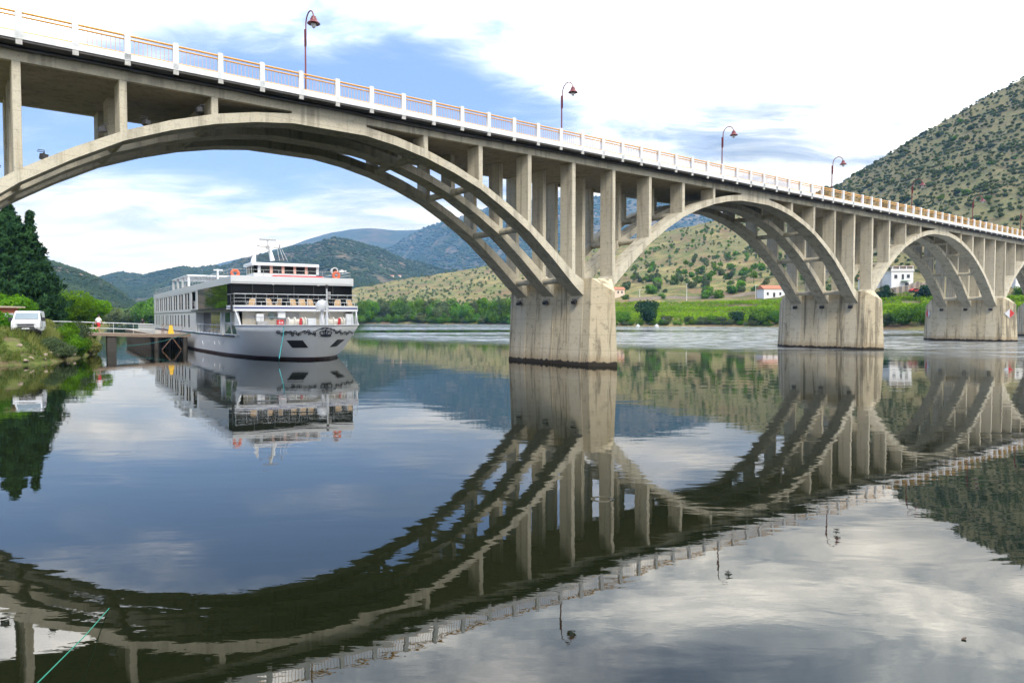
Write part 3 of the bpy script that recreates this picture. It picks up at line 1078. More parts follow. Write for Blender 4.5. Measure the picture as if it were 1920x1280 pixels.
P('canopy', MB().box(-20.4, 0.6, -0.55, 0.05, 4.60, 4.68), M_sw, fix=False)
P('canopy_edge', MB().box(-20.4, 0.6, -0.60, -0.53, 4.54, 4.70), M_black, fix=False)
# lounge with dark glass all round, sun deck above
P('lounge_side_glass', MB().box(-19.7, -2.1, 0.06, 0.12, 4.78, 7.08), M_dglass, fix=False)
P('lounge_side_glass', MB().box(-19.7, -2.1, B_ - 0.12, B_ - 0.06, 4.78, 7.08), M_dglass, fix=False)
for q in range(6):
    r0 = 0.08 + q * 1.957
    g_ = P('lounge_front_pane', MB().box(-0.36, -0.30, r0, r0 + 1.90, 4.58, 7.08), M_fglass, fix=False)
for q in range(5):
    r0 = 0.08 + (q + 1) * 1.957
    P('mullion', MB().box(-0.34, -0.27, r0 - 0.06, r0 + 0.01, 4.58, 7.08), M_black, fix=False)
P('lounge_core', MB().box(-19.6, -2.5, 1.6, B_ - 1.6, 4.6, 7.1), M_black, fix=False)
P('lounge_corner', MB().box(-2.1, -0.27, 0.05, 0.11, 4.6, 7.06).box(-2.1, -0.27, B_ - 0.11, B_ - 0.05, 4.6, 7.06), M_dwin, fix=False)
P('sun_deck', MB().box(-65.9, 0.0, 0.06, B_ - 0.06, 7.10, 7.22), M_sw, fix=False)
m = MB().box(-66, -0.12, 0.0, 0.06, 7.04, 7.72).box(-66, -0.12, B_ - 0.06, B_, 7.04, 7.72).box(-0.12, 0.0, 0.0, B_, 7.04, 7.80)
P('sun_deck_bulwark', m, M_sw, fix=False)
for r_ in (3.9, 8.3):
    P('soffit_lamp', MB().lathe([(0.14, 0), (0.14, -0.06), (0.06, -0.1)], (-0.1, r_, 7.04), 10), M_steel, fix=False)
# terrace
P('terrace', MB().box(-2.1, 1.08, 0.08, B_ - 0.08, 4.42, 4.58), M_sw, fix=False)
P('terrace_bulwark', MB().box(1.08, 1.2, -0.02, B_ + 0.02, 4.42, 4.98).box(-2.1, 1.08, -0.02, 0.08, 4.42, 4.98).box(-2.1, 1.08, B_ - 0.08, B_ + 0.02, 4.42, 4.98), M_sw, fix=False)
P('blue_stripe', MB().box(1.19, 1.206, 0.02, B_ - 0.02, 4.66, 4.80).box(-2.0, 1.2, -0.026, -0.019, 4.66, 4.80), M_blue, fix=False)
m = MB()
for z_, rr_ in ((6.04, 0.026), (5.65, 0.012), (5.32, 0.012)):
    m.tube([(-2.0, 0.06, z_), (1.1, 0.06, z_), (1.1, B_ - 0.06, z_), (-2.0, B_ - 0.06, z_)], rr_, 6)
for q in range(13):
    r_ = 0.06 + q * (B_ - 0.12) / 12
    m.tube([(1.1, r_, 4.98), (1.1, r_, 6.04)], 0.015, 6)
m.tube([(-0.5, 0.06, 4.98), (-0.5, 0.06, 6.04)], 0.022, 6)
P('terrace_railing', m, M_steel, fix=False)
P('gangway_bracket', MB().tube([(0.9, -0.15, 4.3), (0.9, -0.15, 5.3)], 0.09, 8), M_black, fix=False)
# side walls of the bow enclosure and the plates that slope down to the bulwark
for sg in (1, -1):
    tt = [-5.0, -4.0, -3.0, -2.0, -1.0, 0.0, 0.9]
    m = MB()
    m.rings([[hull_pt(ta, 2.12, sg), (hull_pt(ta, 3.1, sg)[0], hull_pt(ta, 3.1, sg)[1] + 0.25 * sg, 3.1), (hull_pt(ta, 3.1, sg)[0], hull_pt(ta, 3.1, sg)[1] + 0.25 * sg, 4.43),
              (hull_pt(ta, 3.1, sg)[0], hull_pt(ta, 3.1, sg)[1] + 0.33 * sg, 4.43), (hull_pt(ta, 2.12, sg)[0], hull_pt(ta, 2.12, sg)[1] + 0.4 * sg, 2.12)] for ta in tt], True)
    P('bow_side_wall', m, M_sw)
    a0, a1, a2 = hull_pt(0.9, 3.1, sg), hull_pt(2.3, 3.1, sg), hull_pt(1.2, 3.1, sg)
    dy = 0.02 * sg
    o3 = [(a0[0], a0[1] + dy, 3.06), (a1[0], a1[1] + dy, 3.06), (a2[0], a2[1] + dy, 4.43), (a0[0], a0[1] + dy, 4.43)]
    P('bulwark_plate', MB().rings([o3, [(p[0], p[1] + 0.07 * sg, p[2]) for p in o3]], True), M_sw)


def wall_pt(ta, z):
    a, b = hull_pt(ta, 2.12, 1), hull_pt(ta, 3.1, 1)
    f = min(max((z - 2.12) / 0.98, 0), 1)
    return (a[0] + (b[0] - a[0]) * f, a[1] + (b[1] + 0.25 - a[1]) * f, z)


# bow glass enclosure: two by two panes set in the side of the hull
for a, b in ((-4.2, -1.6), (-1.4, 0.4)):
    for z0, z1 in ((2.22, 3.08), (3.12, 3.26), (3.34, 4.32)):
        q = [wall_pt(a, z0), wall_pt(b, z0), wall_pt(b, z1), wall_pt(a, z1)]
        out = [(p[0], p[1] - 0.045, p[2]) for p in q]
        pane = P('enclosure_pane', MB().add(out + [(p[0], p[1] + 0.02, p[2]) for p in q], [(0, 1, 2, 3), (7, 6, 5, 4), (0, 4, 5, 1), (1, 5, 6, 2), (2, 6, 7, 3), (3, 7, 4, 0)]), M_cream if (a > -2 and z0 > 3) else M_tglass)
m = MB()
for ta in (-4.3, -1.5, 0.5):
    m.tube([(wall_pt(ta, z)[0], wall_pt(ta, z)[1] - 0.04, z) for z in (2.15, 3.1, 4.38)], 0.07, 4)
for z in (2.18, 3.30, 4.35):
    m.tube([(wall_pt(ta, z)[0], wall_pt(ta, z)[1] - 0.04, z) for ta in (-4.3, -1.5, 0.5)], 0.06, 4)
P('enclosure_frame', m, M_sw, fix=False)
# bulkhead under the terrace, with gear on the foredeck
P('fore_bulkhead', MB().box(0.30, 0.42, 0.9, B_ - 0.9, 2.07, 4.42), M_cream, fix=False)
P('bulkhead_shutter', MB().box(0.42, 0.50, 4.0, 6.2, 2.2, 4.3), M_grey, fix=False)
P('bulkhead_door', MB().box(0.42, 0.47, 8.2, 9.2, 2.1, 4.1), M_sw, fix=False)


def front_at(x, y, t):
    """ship point on the plane x = t seen at a photo pixel"""
    o_ = SHI @ Vector((0, 0, HC))
    d_ = (SHI.to_3x3() @ ray(x, y))
    return o_ + d_ * ((t - o_.x) / d_.x)


def fbox(name, x0, x1, y0, y1, t, dep, mat, parent=ship):
    a, b = front_at(x0, y1, t), front_at(x1, y0, t)
    return P(name, MB().bevbox(t - dep, t, a.y, b.y, max(a.z, 2.07), b.z, min(0.03, dep / 4)), mat, parent)


fbox('locker', 481, 495, 588, 603, 1.0, 0.5, M_sw)
fbox('locker', 521.5, 535.5, 583.5, 596, 1.0, 0.5, M_sw)
fbox('locker', 649, 661, 588, 604, 1.0, 0.5, M_sw)
fbox('fender_box', 483, 503, 602, 611, 1.3, 0.4, M_grey)
rb = fbox('red_gear_box', 521, 532.5, 599.5, 611, 3.0, 0.5, M_red)
m = MB()
for (xa, ya), (xb, yb) in (((523.5, 606.5), (523.5, 603.5)), ((523.5, 603.5), (525, 604.3)), ((525, 604.3), (523.5, 605)), ((528, 603.5), (526.5, 604.2)), ((526.5, 604.2), (526.5, 605.8)), ((526.5, 605.8), (528, 606.5)), ((531, 603.5), (529.3, 603.5)), ((529.3, 603.5), (529.3, 606.5)), ((529.3, 605), (530.6, 605)), ((529.3, 606.5), (531, 606.5))):
    m.tube([front_at(xa, ya, 3.03), front_at(xb, yb, 3.03)], 0.022, 5)
P('box_lettering', m, M_cloth, rb, fix=False)
c_ = front_at(509, 592, 0.45)
P('porthole', MB().tube([(0.40, c_.y, c_.z), (0.52, c_.y, c_.z)], 0.34, 16), M_tglass, fix=False)
for x_ in (556, 628):
    c_ = front_at(x_, 604, 3.2)
    w_ = MB().tube([(3.2, c_.y - 0.75, 3.32), (3.2, c_.y + 0.75, 3.32)], 0.36, 14)
    for dy in (-0.78, -0.2, 0.5, 0.78):
        w_.tube([(3.2, c_.y + dy - 0.05, 3.32), (3.2, c_.y + dy + 0.05, 3.32)], 0.56, 14)
    wl = P('windlass', w_, M_rope_w, fix=False)
    P('windlass_bed', MB().bevbox(2.7, 3.7, c_.y - 0.95, c_.y + 0.95, 2.07, 2.9, 0.04), M_grey, wl)
    P('brake_lever', MB().tube([(3.6, c_.y + 0.25, 2.9), (3.8, c_.y + 0.25, 3.75)], 0.13, 6), M_red, wl, fix=False)
    P('gear_case', MB().bevbox(2.7, 3.6, c_.y + 0.95, c_.y + 1.75, 2.07, 3.75, 0.05), M_sw, wl)
m = MB()
for sg in (1, -1):
    pts = [hull_pt(ta, 3.1, sg) for ta in (3.2, 4.0, 4.8, 5.5, 6.2)]
    m.tube([(p[0] - 0.1, p[1] + 0.08 * sg, 3.85) for p in pts], 0.022, 6)
    for p in pts:
        m.tube([(p[0] - 0.1, p[1] + 0.08 * sg, 3.05), (p[0] - 0.1, p[1] + 0.08 * sg, 3.85)], 0.02, 6)
P('bow_railing', m, M_steel, fix=False)
# bow mast with lights and a white dome
c_ = front_at(613, 590, 4.2)
mast = P('bow_mast', MB().tube([(4.2, c_.y, 2.07), (4.2, c_.y, 6.6)], [0.11, 0.07], 10), M_sw, fix=False)
P('mast_light', MB().bevbox(4.1, 4.35, c_.y + 0.08, c_.y + 0.34, 5.55, 5.85, 0.03).bevbox(4.1, 4.35, c_.y + 0.08, c_.y + 0.34, 5.95, 6.25, 0.03), M_grey, mast)
P('mast_top', MB().tube([(4.2, c_.y, 6.55), (4.2, c_.y, 6.9)], 0.13, 8), M_black, mast, fix=False)
m = MB()
m.tube([(4.2, c_.y, 5.4), (3.0, c_.y + 0.9, 3.1)], 0.025, 6).tube([(4.2, c_.y, 5.4), (3.0, c_.y - 0.9, 4.2)], 0.025, 6)
P('mast_stay', m, M_steel, mast, fix=False)
c2_ = front_at(604, 573, 3.6)
dome = MB().lathe([(0.30, -0.45), (0.55, -0.40), (0.60, 0.0), (0.52, 0.28), (0.33, 0.48), (0.05, 0.56)], (3.6, c2_.y, c2_.z), 16)
dome.tube([(3.6, c2_.y, 2.07), (3.6, c2_.y, c2_.z - 0.4)], 0.14, 8)
P('radar_dome', dome, M_sw, smooth=True, fix=False)

# wheelhouse
WH = (-9.4, -6.0, 3.4, 9.9)
wh = P('wheelhouse', MB().box(WH[0], WH[1], WH[2], WH[3], 7.22, 8.42), M_sw, fix=False)
P('wheelhouse_roof', MB().bevbox(WH[0] - 0.3, WH[1] + 0.35, WH[2] - 0.25, WH[3] + 0.25, 9.22, 9.52, 0.05), M_sw, wh)
for q in range(5):
    r0 = WH[2] + 0.55 + q * 1.22
    P('wheelhouse_window', MB().box(WH[1] - 0.08, WH[1] - 0.03, r0 + 0.12, r0 + 1.08, 8.42, 9.23), M_dglass, wh, fix=False)
for q in range(6):
    r0 = WH[2] + 0.55 + q * 1.22
    P('wheelhouse_pillar', MB().box(WH[1] - 0.12, WH[1], r0 - 0.14, r0 + 0.14, 8.40, 9.23), M_peach if 0 < q < 5 else M_sw, wh, fix=False)
for q in range(3):
    t0 = WH[0] + 0.1 + q * 1.1
    P('wheelhouse_side_window', MB().box(t0 + 0.1, t0 + 0.95, WH[2] + 0.02, WH[2] + 0.07, 8.42, 9.23), M_dglass, wh, fix=False)
    P('wheelhouse_side_post', MB().box(t0 - 0.05, t0 + 0.08, WH[2], WH[2] + 0.1, 8.42, 9.23), M_sw, wh, fix=False)
P('wheelhouse_core', MB().box(WH[0], WH[0] + 0.1, WH[2] + 0.1, WH[3], 8.4, 9.25), M_dglass, wh, fix=False)
P('red_awning', MB().bevbox(-4.6, -3.6, 4.8, 10.0, 7.72, 8.14, 0.08), M_red)
# radar mast on the wheelhouse roof
mp = front_at(511, 489, -8.0)
mt = front_at(502, 452, -8.0)
rm_ = P('radar_mast', MB().tube([mp, mt], [0.26, 0.13], 8), M_sw, fix=False)
P('radar_bar', MB().bevbox(mt.x - 0.1, mt.x + 0.1, mt.y - 0.85, mt.y + 0.85, mt.z + 0.08, mt.z + 0.2, 0.02).tube([mt, mt + Vector((0, 0, 0.15))], 0.12, 8), M_grey, rm_)
sl = front_at(500.5, 464, -7.7)
P('searchlight', MB().tube([sl, sl + Vector((0.35, 0, 0))], [0.17, 0.22], 12), M_grey, rm_, fix=False)
cb = front_at(504, 463.5, -8.0)
P('signal_yard', MB().tube([cb + Vector((0, -1.2, 0.05)), cb + Vector((0, 1.2, -0.02))], 0.05, 6).tube([cb + Vector((0, 1.15, -0.1)), cb + Vector((0, 1.15, 0.35))], 0.08, 6).tube([cb + Vector((0, -1.1, 0)), cb + Vector((0, -1.1, 0.15))], 0.08, 6), M_grey, rm_, fix=False)
m = MB()
for dy in (0.9, 1.15, 1.35):
    m.tube([cb + Vector((0, dy, -0.1)), cb + Vector((0, dy + (dy - 0.9) * 0.9 + 0.2, -1.35))], 0.018, 5)
P('mast_stay', m, M_cloth, rm_, fix=False)
a_, b2_ = front_at(482, 490, -8.6), front_at(536, 490, -8.6)
m = MB().tube([a_ + Vector((0, 0, 0.62)), b2_ + Vector((0, 0, 0.62))], 0.02, 5)
for q in range(23):
    p_ = a_.lerp(b2_, q / 22)
    m.tube([p_ + Vector((0, 0, -0.3)), p_ + Vector((0, 0, 0.62))], 0.015, 5)
P('roof_rack_railing', m, M_black, wh, fix=False)
fl = front_at(479, 466, -8.0)
fm = MB()
gx = []
for q in range(7):
    row = []
    for k in range(5):
        row.append((fl.x + 0.12 * math.sin(k * 1.9 + q * 0.6), fl.y - k * 0.13 * (0.4 + 0.25 * q / 2) + 0.03 * math.sin(q * 1.3), fl.z - q * 0.30 - k * 0.05))
    gx.append(row)
fm.rings(gx, False, False)
P('flag', fm, M_cloth, rm_, fix=False)
P('flag_halyard', MB().tube([fl + Vector((0, 0.03, 0.1)), fl + Vector((0, 0.03, -2.0))], 0.02, 5), M_cloth, rm_, fix=False)
# sun deck rails, awning, buoys
m = MB()
for z_, r0 in ((8.42, 0.028), (8.12, 0.018)):
    m.tube([(-65.5, 0.2, z_), (-0.4, 0.2, z_), (-0.4, B_ - 0.2, z_), (-65.5, B_ - 0.2, z_)], r0, 6)
for q in range(34):
    m.tube([(-65.5 + q * 1.97, 0.2, 7.22), (-65.5 + q * 1.97, 0.2, 8.42)], 0.022, 5)
for q in range(9):
    m.tube([(-0.4, 0.2 + q * 1.437, 7.22), (-0.4, 0.2 + q * 1.437, 8.42)], 0.02, 5)
P('sun_deck_railing', m, M_steel, fix=False)
aw = P('sun_deck_awning', MB().bevbox(-47, -31.5, 0.6, B_ - 0.6, 9.28, 9.46, 0.05), M_sw)
for t_ in (-46.8, -42, -37, -31.8):
    for r_ in (0.8, B_ - 0.8):
        P('awning_post', MB().box(t_ - 0.14, t_ + 0.14, r_ - 0.14, r_ + 0.14, 7.22, 9.29), M_sw, aw, fix=False)
P('vent_mast', MB().tube([(-26.5, 3.5, 7.2), (-26.5, 3.5, 10.0)], 0.12, 8).box(-26.6, -26.4, 3.0, 4.1, 9.8, 9.95), M_sw, fix=False)


def torus(c, R, r, axis='x', n=18, k=8):
    rs = []
    for i_ in range(n + 1):
        a = 2 * math.pi * i_ / n
        ring = []
        for j_ in range(k):
            b = 2 * math.pi * j_ / k
            rad = R + r * math.cos(b)
            u_, v_, w_ = rad * math.cos(a), rad * math.sin(a), r * math.sin(b)
            ring.append((c[0] + w_, c[1] + u_, c[2] + v_) if axis == 'x' else (c[0] + u_, c[1] + w_, c[2] + v_))
        rs.append(ring)
    return MB().rings(rs, False)


for x_, y_ in ((425, 512), (630, 516.5)):
    c_ = front_at(x_, y_, -0.6)
    P('lifebuoy', torus((-0.55, max(c_.y, 0.5), c_.z), 0.30, 0.14), M_orange, fix=False)
c_ = front_at(626, 508, -1.0)
P('deck_searchlight', MB().tube([(-1.2, c_.y, c_.z), (-0.7, c_.y, c_.z)], [0.30, 0.36], 14).tube([(-1, c_.y, 7.22), (-1, c_.y, c_.z)], 0.06, 6), M_sw, fix=False)
P('deck_searchlight_lens', MB().tube([(-0.71, c_.y, c_.z), (-0.68, c_.y, c_.z)], 0.24, 14), M_black, fix=False)

# painted work on the bow: pockets, scrolls and a crown laid on the hull plating
from mathutils.bvhtree import BVHTree
hv = [SHM @ v.co for v in hull.data.vertices]
bvh = BVHTree.FromPolygons(hv, [tuple(p.vertices) for p in hull.data.polygons])


def on_hull(x, y, lift=0.05):
    r_ = ray(x, y).normalized()
    hit = bvh.ray_cast(Vector((0, 0, HC)), r_)
    if hit[0] is None:
        return None
    return SHI @ (hit[0] - r_ * lift)


def c7p(x, y):
    return 440 + x / 7.68, 540 + y / 7.68


def hull_quad(name, corners, mat, n=5):
    vs, fs = [], []
    for j_ in range(n + 1):
        for i_ in range(n + 1):
            u_, v_ = i_ / n, j_ / n
            x = (corners[0][0] * (1 - u_) + corners[1][0] * u_) * (1 - v_) + (corners[3][0] * (1 - u_) + corners[2][0] * u_) * v_
            y = (corners[0][1] * (1 - u_) + corners[1][1] * u_) * (1 - v_) + (corners[3][1] * (1 - u_) + corners[2][1] * u_) * v_
            p = on_hull(*c7p(x, y))
            if p is None:
                return None
            vs.append(p)
    for j_ in range(n):
        for i_ in range(n):
            a = j_ * (n + 1) + i_
            fs.append((a, a + 1, a + n + 2, a + n + 1))
    return P(name, MB().add(vs, fs), mat, hull, fix=False)


hull_quad('anchor_pocket', [(742, 752), (980, 752), (1062, 858), (828, 858)], M_black)
hull_quad('anchor_pocket', [(1480, 740), (1588, 738), (1470, 838), (1365, 850)], M_black)


def hull_line(m, pts, w=0.035):
    Q = []
    for x, y in pts:
        p = on_hull(*c7p(x, y))
        if p is not None:
            Q.append(p)
    if len(Q) > 1:
        m.tube(Q, w, 5)


def curl(cx, cy, R, a0, turns, sx=1.0):
    out = []
    for k in range(15):
        q = k / 14
        a = a0 + turns * 2 * math.pi * q
        r_ = R * (1 - 0.8 * q)
        out.append((cx + sx * r_ * math.cos(a), cy + r_ * math.sin(a)))
    return out


M_ink = plain('navy_black_paint', (0.018, 0.02, 0.035), 0.5, var=0.1)
m = MB()
hull_line(m, [(595 + 5.75 * k, 642 + 20 * math.sin(k * 0.155) * (0.5 + 0.5 * k / 100) - 0.05 * k) for k in range(0, 101, 4)], 0.034)
for cx, cy, R, a0, tr, sx in [(630, 640, 34, 3.0, 1.2, 1), (690, 665, 26, 0, 1.1, -1), (745, 640, 32, 1.5, 1.2, 1), (800, 630, 30, 3, -1.2, 1), (830, 672, 24, 0, 1.2, 1), (870, 640, 34, 2, 1.2, 1), (905, 668, 24, 1, -1.1, 1), (940, 655, 26, 0, 1.2, -1), (1010, 640, 34, 3, 1.2, 1), (1060, 622, 26, 1, -1.2, 1), (1085, 655, 28, 2, 1.2, 1), (1140, 640, 34, 0, 1.2, -1), (1160, 668, 20, 1, 1.1, 1)]:
    hull_line(m, curl(cx, cy, R, a0, tr, sx), 0.028)
hull_line(m, [(1165 + 3 * k, 618 - 50 * math.sin(math.pi * k / 104) + (0.10 * k if k > 50 else 0)) for k in range(0, 104, 4)], 0.032)
for cx, cy, R, a0, tr, sx in [(1270, 585, 18, 2, 1.2, 1), (1330, 578, 16, 3, -1.2, 1), (1390, 585, 20, 0, 1.2, 1), (1430, 600, 18, 1, 1.2, -1), (1470, 635, 24, 2, 1.2, 1), (1515, 615, 26, 3, -1.2, 1), (1540, 650, 24, 0, 1.2, 1), (1590, 640, 26, 1, 1.2, -1), (1625, 660, 22, 2, 1.2, 1), (1655, 635, 24, 3, 1.2, 1), (1690, 640, 18, 0, 1.2, 1)]:
    hull_line(m, curl(cx, cy, R, a0, tr, sx), 0.026)
hull_line(m, [(1455 + 6 * k, 640 + 14 * math.sin(k * 0.5)) for k in range(0, 42, 2)], 0.028)
P('scrollwork', m, M_ink, hull, fix=False)
m = MB()
hull_line(m, [(1240, 684), (1275, 689), (1310, 690), (1350, 689), (1385, 684)], 0.075)
hull_line(m, [(1242, 670), (1310, 676), (1382, 670)], 0.05)
hull_line(m, [(1242, 670), (1226, 645), (1236, 626), (1262, 622), (1285, 640), (1292, 668)], 0.045)
hull_line(m, [(1382, 670), (1398, 645), (1388, 626), (1362, 622), (1336, 640), (1330, 668)], 0.045)
hull_line(m, [(1262, 622), (1285, 616), (1310, 628), (1336, 616), (1362, 622)], 0.045)
hull_line(m, [(1310, 628), (1311, 670)], 0.05)
hull_line(m, [(1310, 600), (1310, 624)], 0.05)
hull_line(m, [(1300, 610), (1320, 610)], 0.045)
P('crown_emblem', m, M_ink, hull, fix=False)
m = MB()
for x_, dx in ((500, 8), (560, -6), (600, 7), (640, 9), (680, -8)):
    p0, p1 = on_hull(270 + x_ / 4.571, 430 + 955 / 4.571), on_hull(270 + (x_ + dx) / 4.571, 430 + 985 / 4.571)
    if p0 is not None and p1 is not None:
        m.tube([p0, p1], 0.03, 5)
P('hull_marks', m, M_cloth, hull, fix=False)


# terrace furniture
def chair_parts():
    d = {}
    m = MB()
    m.bevbox(-0.27, 0.27, -0.27, 0.27, 0.38, 0.44, 0.02)
    d['seat'] = (m.mesh('seat'), M_wicker)
    m = MB().rings([[(-0.25, -0.28, 0.42), (-0.25, 0.28, 0.42), (-0.20, 0.28, 0.42), (-0.20, -0.28, 0.42)], [(-0.36, -0.24, 0.95), (-0.36, 0.24, 0.95), (-0.31, 0.24, 0.95), (-0.31, -0.24, 0.95)]], True)
    d['backrest'] = (m.mesh('backrest'), M_wicker)
    m = MB()
    for sy in (-0.29, 0.29):
        m.tube([(0.30, sy, 0), (0.28, sy, 0.62), (-0.28, sy, 0.66)], 0.022, 5)
        m.tube([(-0.30, sy, 0), (-0.24, sy, 0.45), (-0.37, sy * 0.85, 0.97)], 0.022, 5)
    m.tube([(-0.37, -0.25, 0.97), (-0.37, 0.25, 0.97)], 0.022, 5)
    d['frame'] = (m.mesh('frame'), M_sw)
    for me, mt in d.values():
        me.materials.append(mt)
        fix_normals(me)
    return d


CH = chair_parts()
for x_, rz, lab in ((471, -0.5, 'wicker terrace chair at the corner nearest the jetty'), (508, 0.4, 'wicker terrace chair in the back-to-back pair, left one'), (519, -2.6, 'wicker terrace chair in the back-to-back pair, right one'),
                    (552, 0.2, 'wicker terrace chair beside the red gear box side table'), (568, 0.0, 'wicker terrace chair in the middle of the row of three'), (584, 0.15, 'wicker terrace chair behind the white dome'),
                    (633, -0.3, 'wicker terrace chair just past the bow mast'), (657, 0.1, 'wicker terrace chair at the end away from the jetty')):
    c_ = front_at(x_, 568, 0.1)
    w_ = SHM @ Vector((0.1, c_.y, 4.58))
    root = empty('terrace_chair', w_, SHR + rz)
    tag(root, lab.replace(' beside the red gear box side table', ' above the red gear box').replace(', left one', ', jetty side').replace(', right one', ', river side'), 'chair', 'wicker chairs on the ship terrace')
    for n_, (me, _) in CH.items():
        link(n_, me, root)
tb = MB().lathe([(0.32, 0.68), (0.34, 0.70), (0.33, 0.72)], (0, 0, 0), 14).mesh('table_top')
tl = MB().tube([(0, 0, 0), (0, 0, 0.69)], 0.035, 8).tube([(0.25, 0, 0.01), (-0.25, 0, 0.01)], 0.02, 5).tube([(0, 0.25, 0.01), (0, -0.25, 0.01)], 0.02, 5).mesh('pedestal')
tb.materials.append(M_sw)
tl.materials.append(M_sw)
for x_, lab in ((490, 'small white round table beside the corner chair on the ship terrace'), (537, 'small white round table between chairs mid terrace'), (646, 'small white round table between the last two terrace chairs')):
    c_ = front_at(x_, 568, 0.2)
    root = empty('terrace_table', SHM @ Vector((0.2, c_.y, 4.58)), SHR)
    tag(root, lab, 'table', 'tables on the ship terrace')
    link('table_top', tb, root)
    link('pedestal', tl, root)

# teal mooring line hanging from the bow into the water
M_rope = plain('teal_rope', (0.03, 0.42, 0.40), 0.7, var=0.3, scale=20)
p0 = on_hull(532, 612.5)
top = SHM @ p0
# the rope hangs towards the camera side and dips into the river
w_ = onz(522.5, 690, -0.3)
mid = [top, at(531, 630, top.y - 0.5), at(527, 650, top.y - 1.6), at(523.5, 672, top.y - 3.6)]
pts = [top] + mid[1:]
e_ = onz(522.8, 680.5, 0.0)
pts += [e_, e_ + (e_ - pts[-1]) * 0.3]
o = MB().tube(pts, 0.032, 6).build('mooring_rope', M_rope)
tag(o, 'teal mooring rope hanging from the ship bow into the river', 'rope')
# ---------------------------------------------------------------- left bank: jetty, van, people, hut
M_wood = plain('weathered_timber', (0.23, 0.17, 0.125), 0.85, var=0.35, scale=5, bump=0.3)
M_plank = plain('deck_planks', (0.36, 0.31, 0.25), 0.85, var=0.25, scale=3)
M_pile = plain('tarred_pile', (0.050, 0.043, 0.036), 0.7, var=0.4, scale=4)
M_rust = plain('rusty_steel', (0.20, 0.11, 0.07), 0.7, var=0.4, scale=8)
M_galv = plain('galvanised_rail', (0.50, 0.52, 0.52), 0.45, metal=0.4, var=0.1)
M_skin = plain('skin', (0.52, 0.30, 0.21), 0.6, var=0.05)
M_shirt = plain('white_shirt', (0.74, 0.75, 0.80), 0.9, var=0.05)
M_redcl = plain('red_cloth', (0.52, 0.035, 0.04), 0.9, var=0.08)
M_hair = plain('dark_hair', (0.02, 0.016, 0.014), 0.7, var=0.2)
M_vanw = plain('van_white_paint', (0.58, 0.59, 0.61), 0.25, var=0.02)
M_vanb = plain('black_plastic', (0.020, 0.020, 0.026), 0.5, var=0.2)
M_wind = plain('windscreen_glass', (0.17, 0.22, 0.25), 0.04, var=0.1, spec=0.8)
M_tyre = plain('tyre_rubber', (0.018, 0.018, 0.018), 0.85, var=0.2)
M_yellow = plain('yellow_board', (0.70, 0.42, 0.02), 0.6, var=0.08)


def ship_rt(P_):
    q = SHI @ Vector((P_[0], P_[1], 0))
    return q.x, q.y


# corner points of the jetty platform in plan
T_F, R_R = -21.5, -0.6
o_ = SHI @ Vector((0, 0, HC))
d_ = SHI.to_3x3() @ ray(289, 640)
R_L = (o_ + d_ * ((T_F - o_.x) / d_.x)).y
jl = SHM @ Vector((T_F, R_L, 0))
ZD = 1.76
jet = empty('jetty', SHM @ Vector((T_F, R_L, 0)), SHR)
tag(jet, 'timber jetty on dark piles between the bank and the ship', 'jetty')


def J(t_, r_, z_):
    """ship-frame plan point to the jetty frame, in metres"""
    return ((t_ - T_F) * G, (r_ - R_L) * G, z_)


def JP(name, m, mat, parent=jet):
    return m.build(name, mat, parent)


LEN, WID = 40.0, (R_R - R_L) * G
nb = 34
for q in range(nb):                                    # deck boards across the platform front, then one long sheet
    x1 = -q * 0.30
    JP('deck_plank', MB().box(x1 - 0.285, x1, 0, WID, ZD - 0.06 - 0.004 * (q % 3), ZD - 0.004 * (q % 3)), M_plank)
JP('deck', MB().box(-LEN, -nb * 0.30, 0, WID, ZD - 0.07, ZD - 0.012), M_plank)
JP('fascia', MB().box(-0.02, 0.10, -0.1, WID + 0.1, ZD - 0.36, ZD + 0.02), M_wood)
JP('fascia', MB().box(-LEN, -0.02, -0.10, 0.02, ZD - 0.34, ZD + 0.02), M_wood)
JP('fascia', MB().box(-LEN, -0.02, WID - 0.02, WID + 0.10, ZD - 0.34, ZD + 0.02), M_wood)
for yy in (0.25, WID * 0.5, WID - 0.45):
    for q in range(14):
        if yy == WID * 0.5 and q == 0:
            continue
        JP('pile', MB().tube([(-0.15 - q * 2.9, yy, -2.2), (-0.15 - q * 2.9, yy, ZD - 0.07)], 0.24 if q == 0 else 0.19, 10), M_pile)
JP('underdeck_shade_panel', MB().box(-LEN, -3.2, WID * 0.30, WID * 0.34, -1.5, ZD - 0.1), M_pile)  # dark panel added to stand in for the shade beneath the deck
for q in range(13):
    JP('fender_pile', MB().box(-2.0 - q * 2.9, -1.75 - q * 2.9, -0.12, 0.10, -2.0, ZD - 0.05), M_pile)
xm = WID * 0.5
JP('chevron_brace', MB().tube([(0.05, 0.75, 0.05), (0.05, xm, ZD - 0.4)], 0.055, 6).tube([(0.05, WID - 0.9, 0.05), (0.05, xm, ZD - 0.4)], 0.055, 6), M_rust)
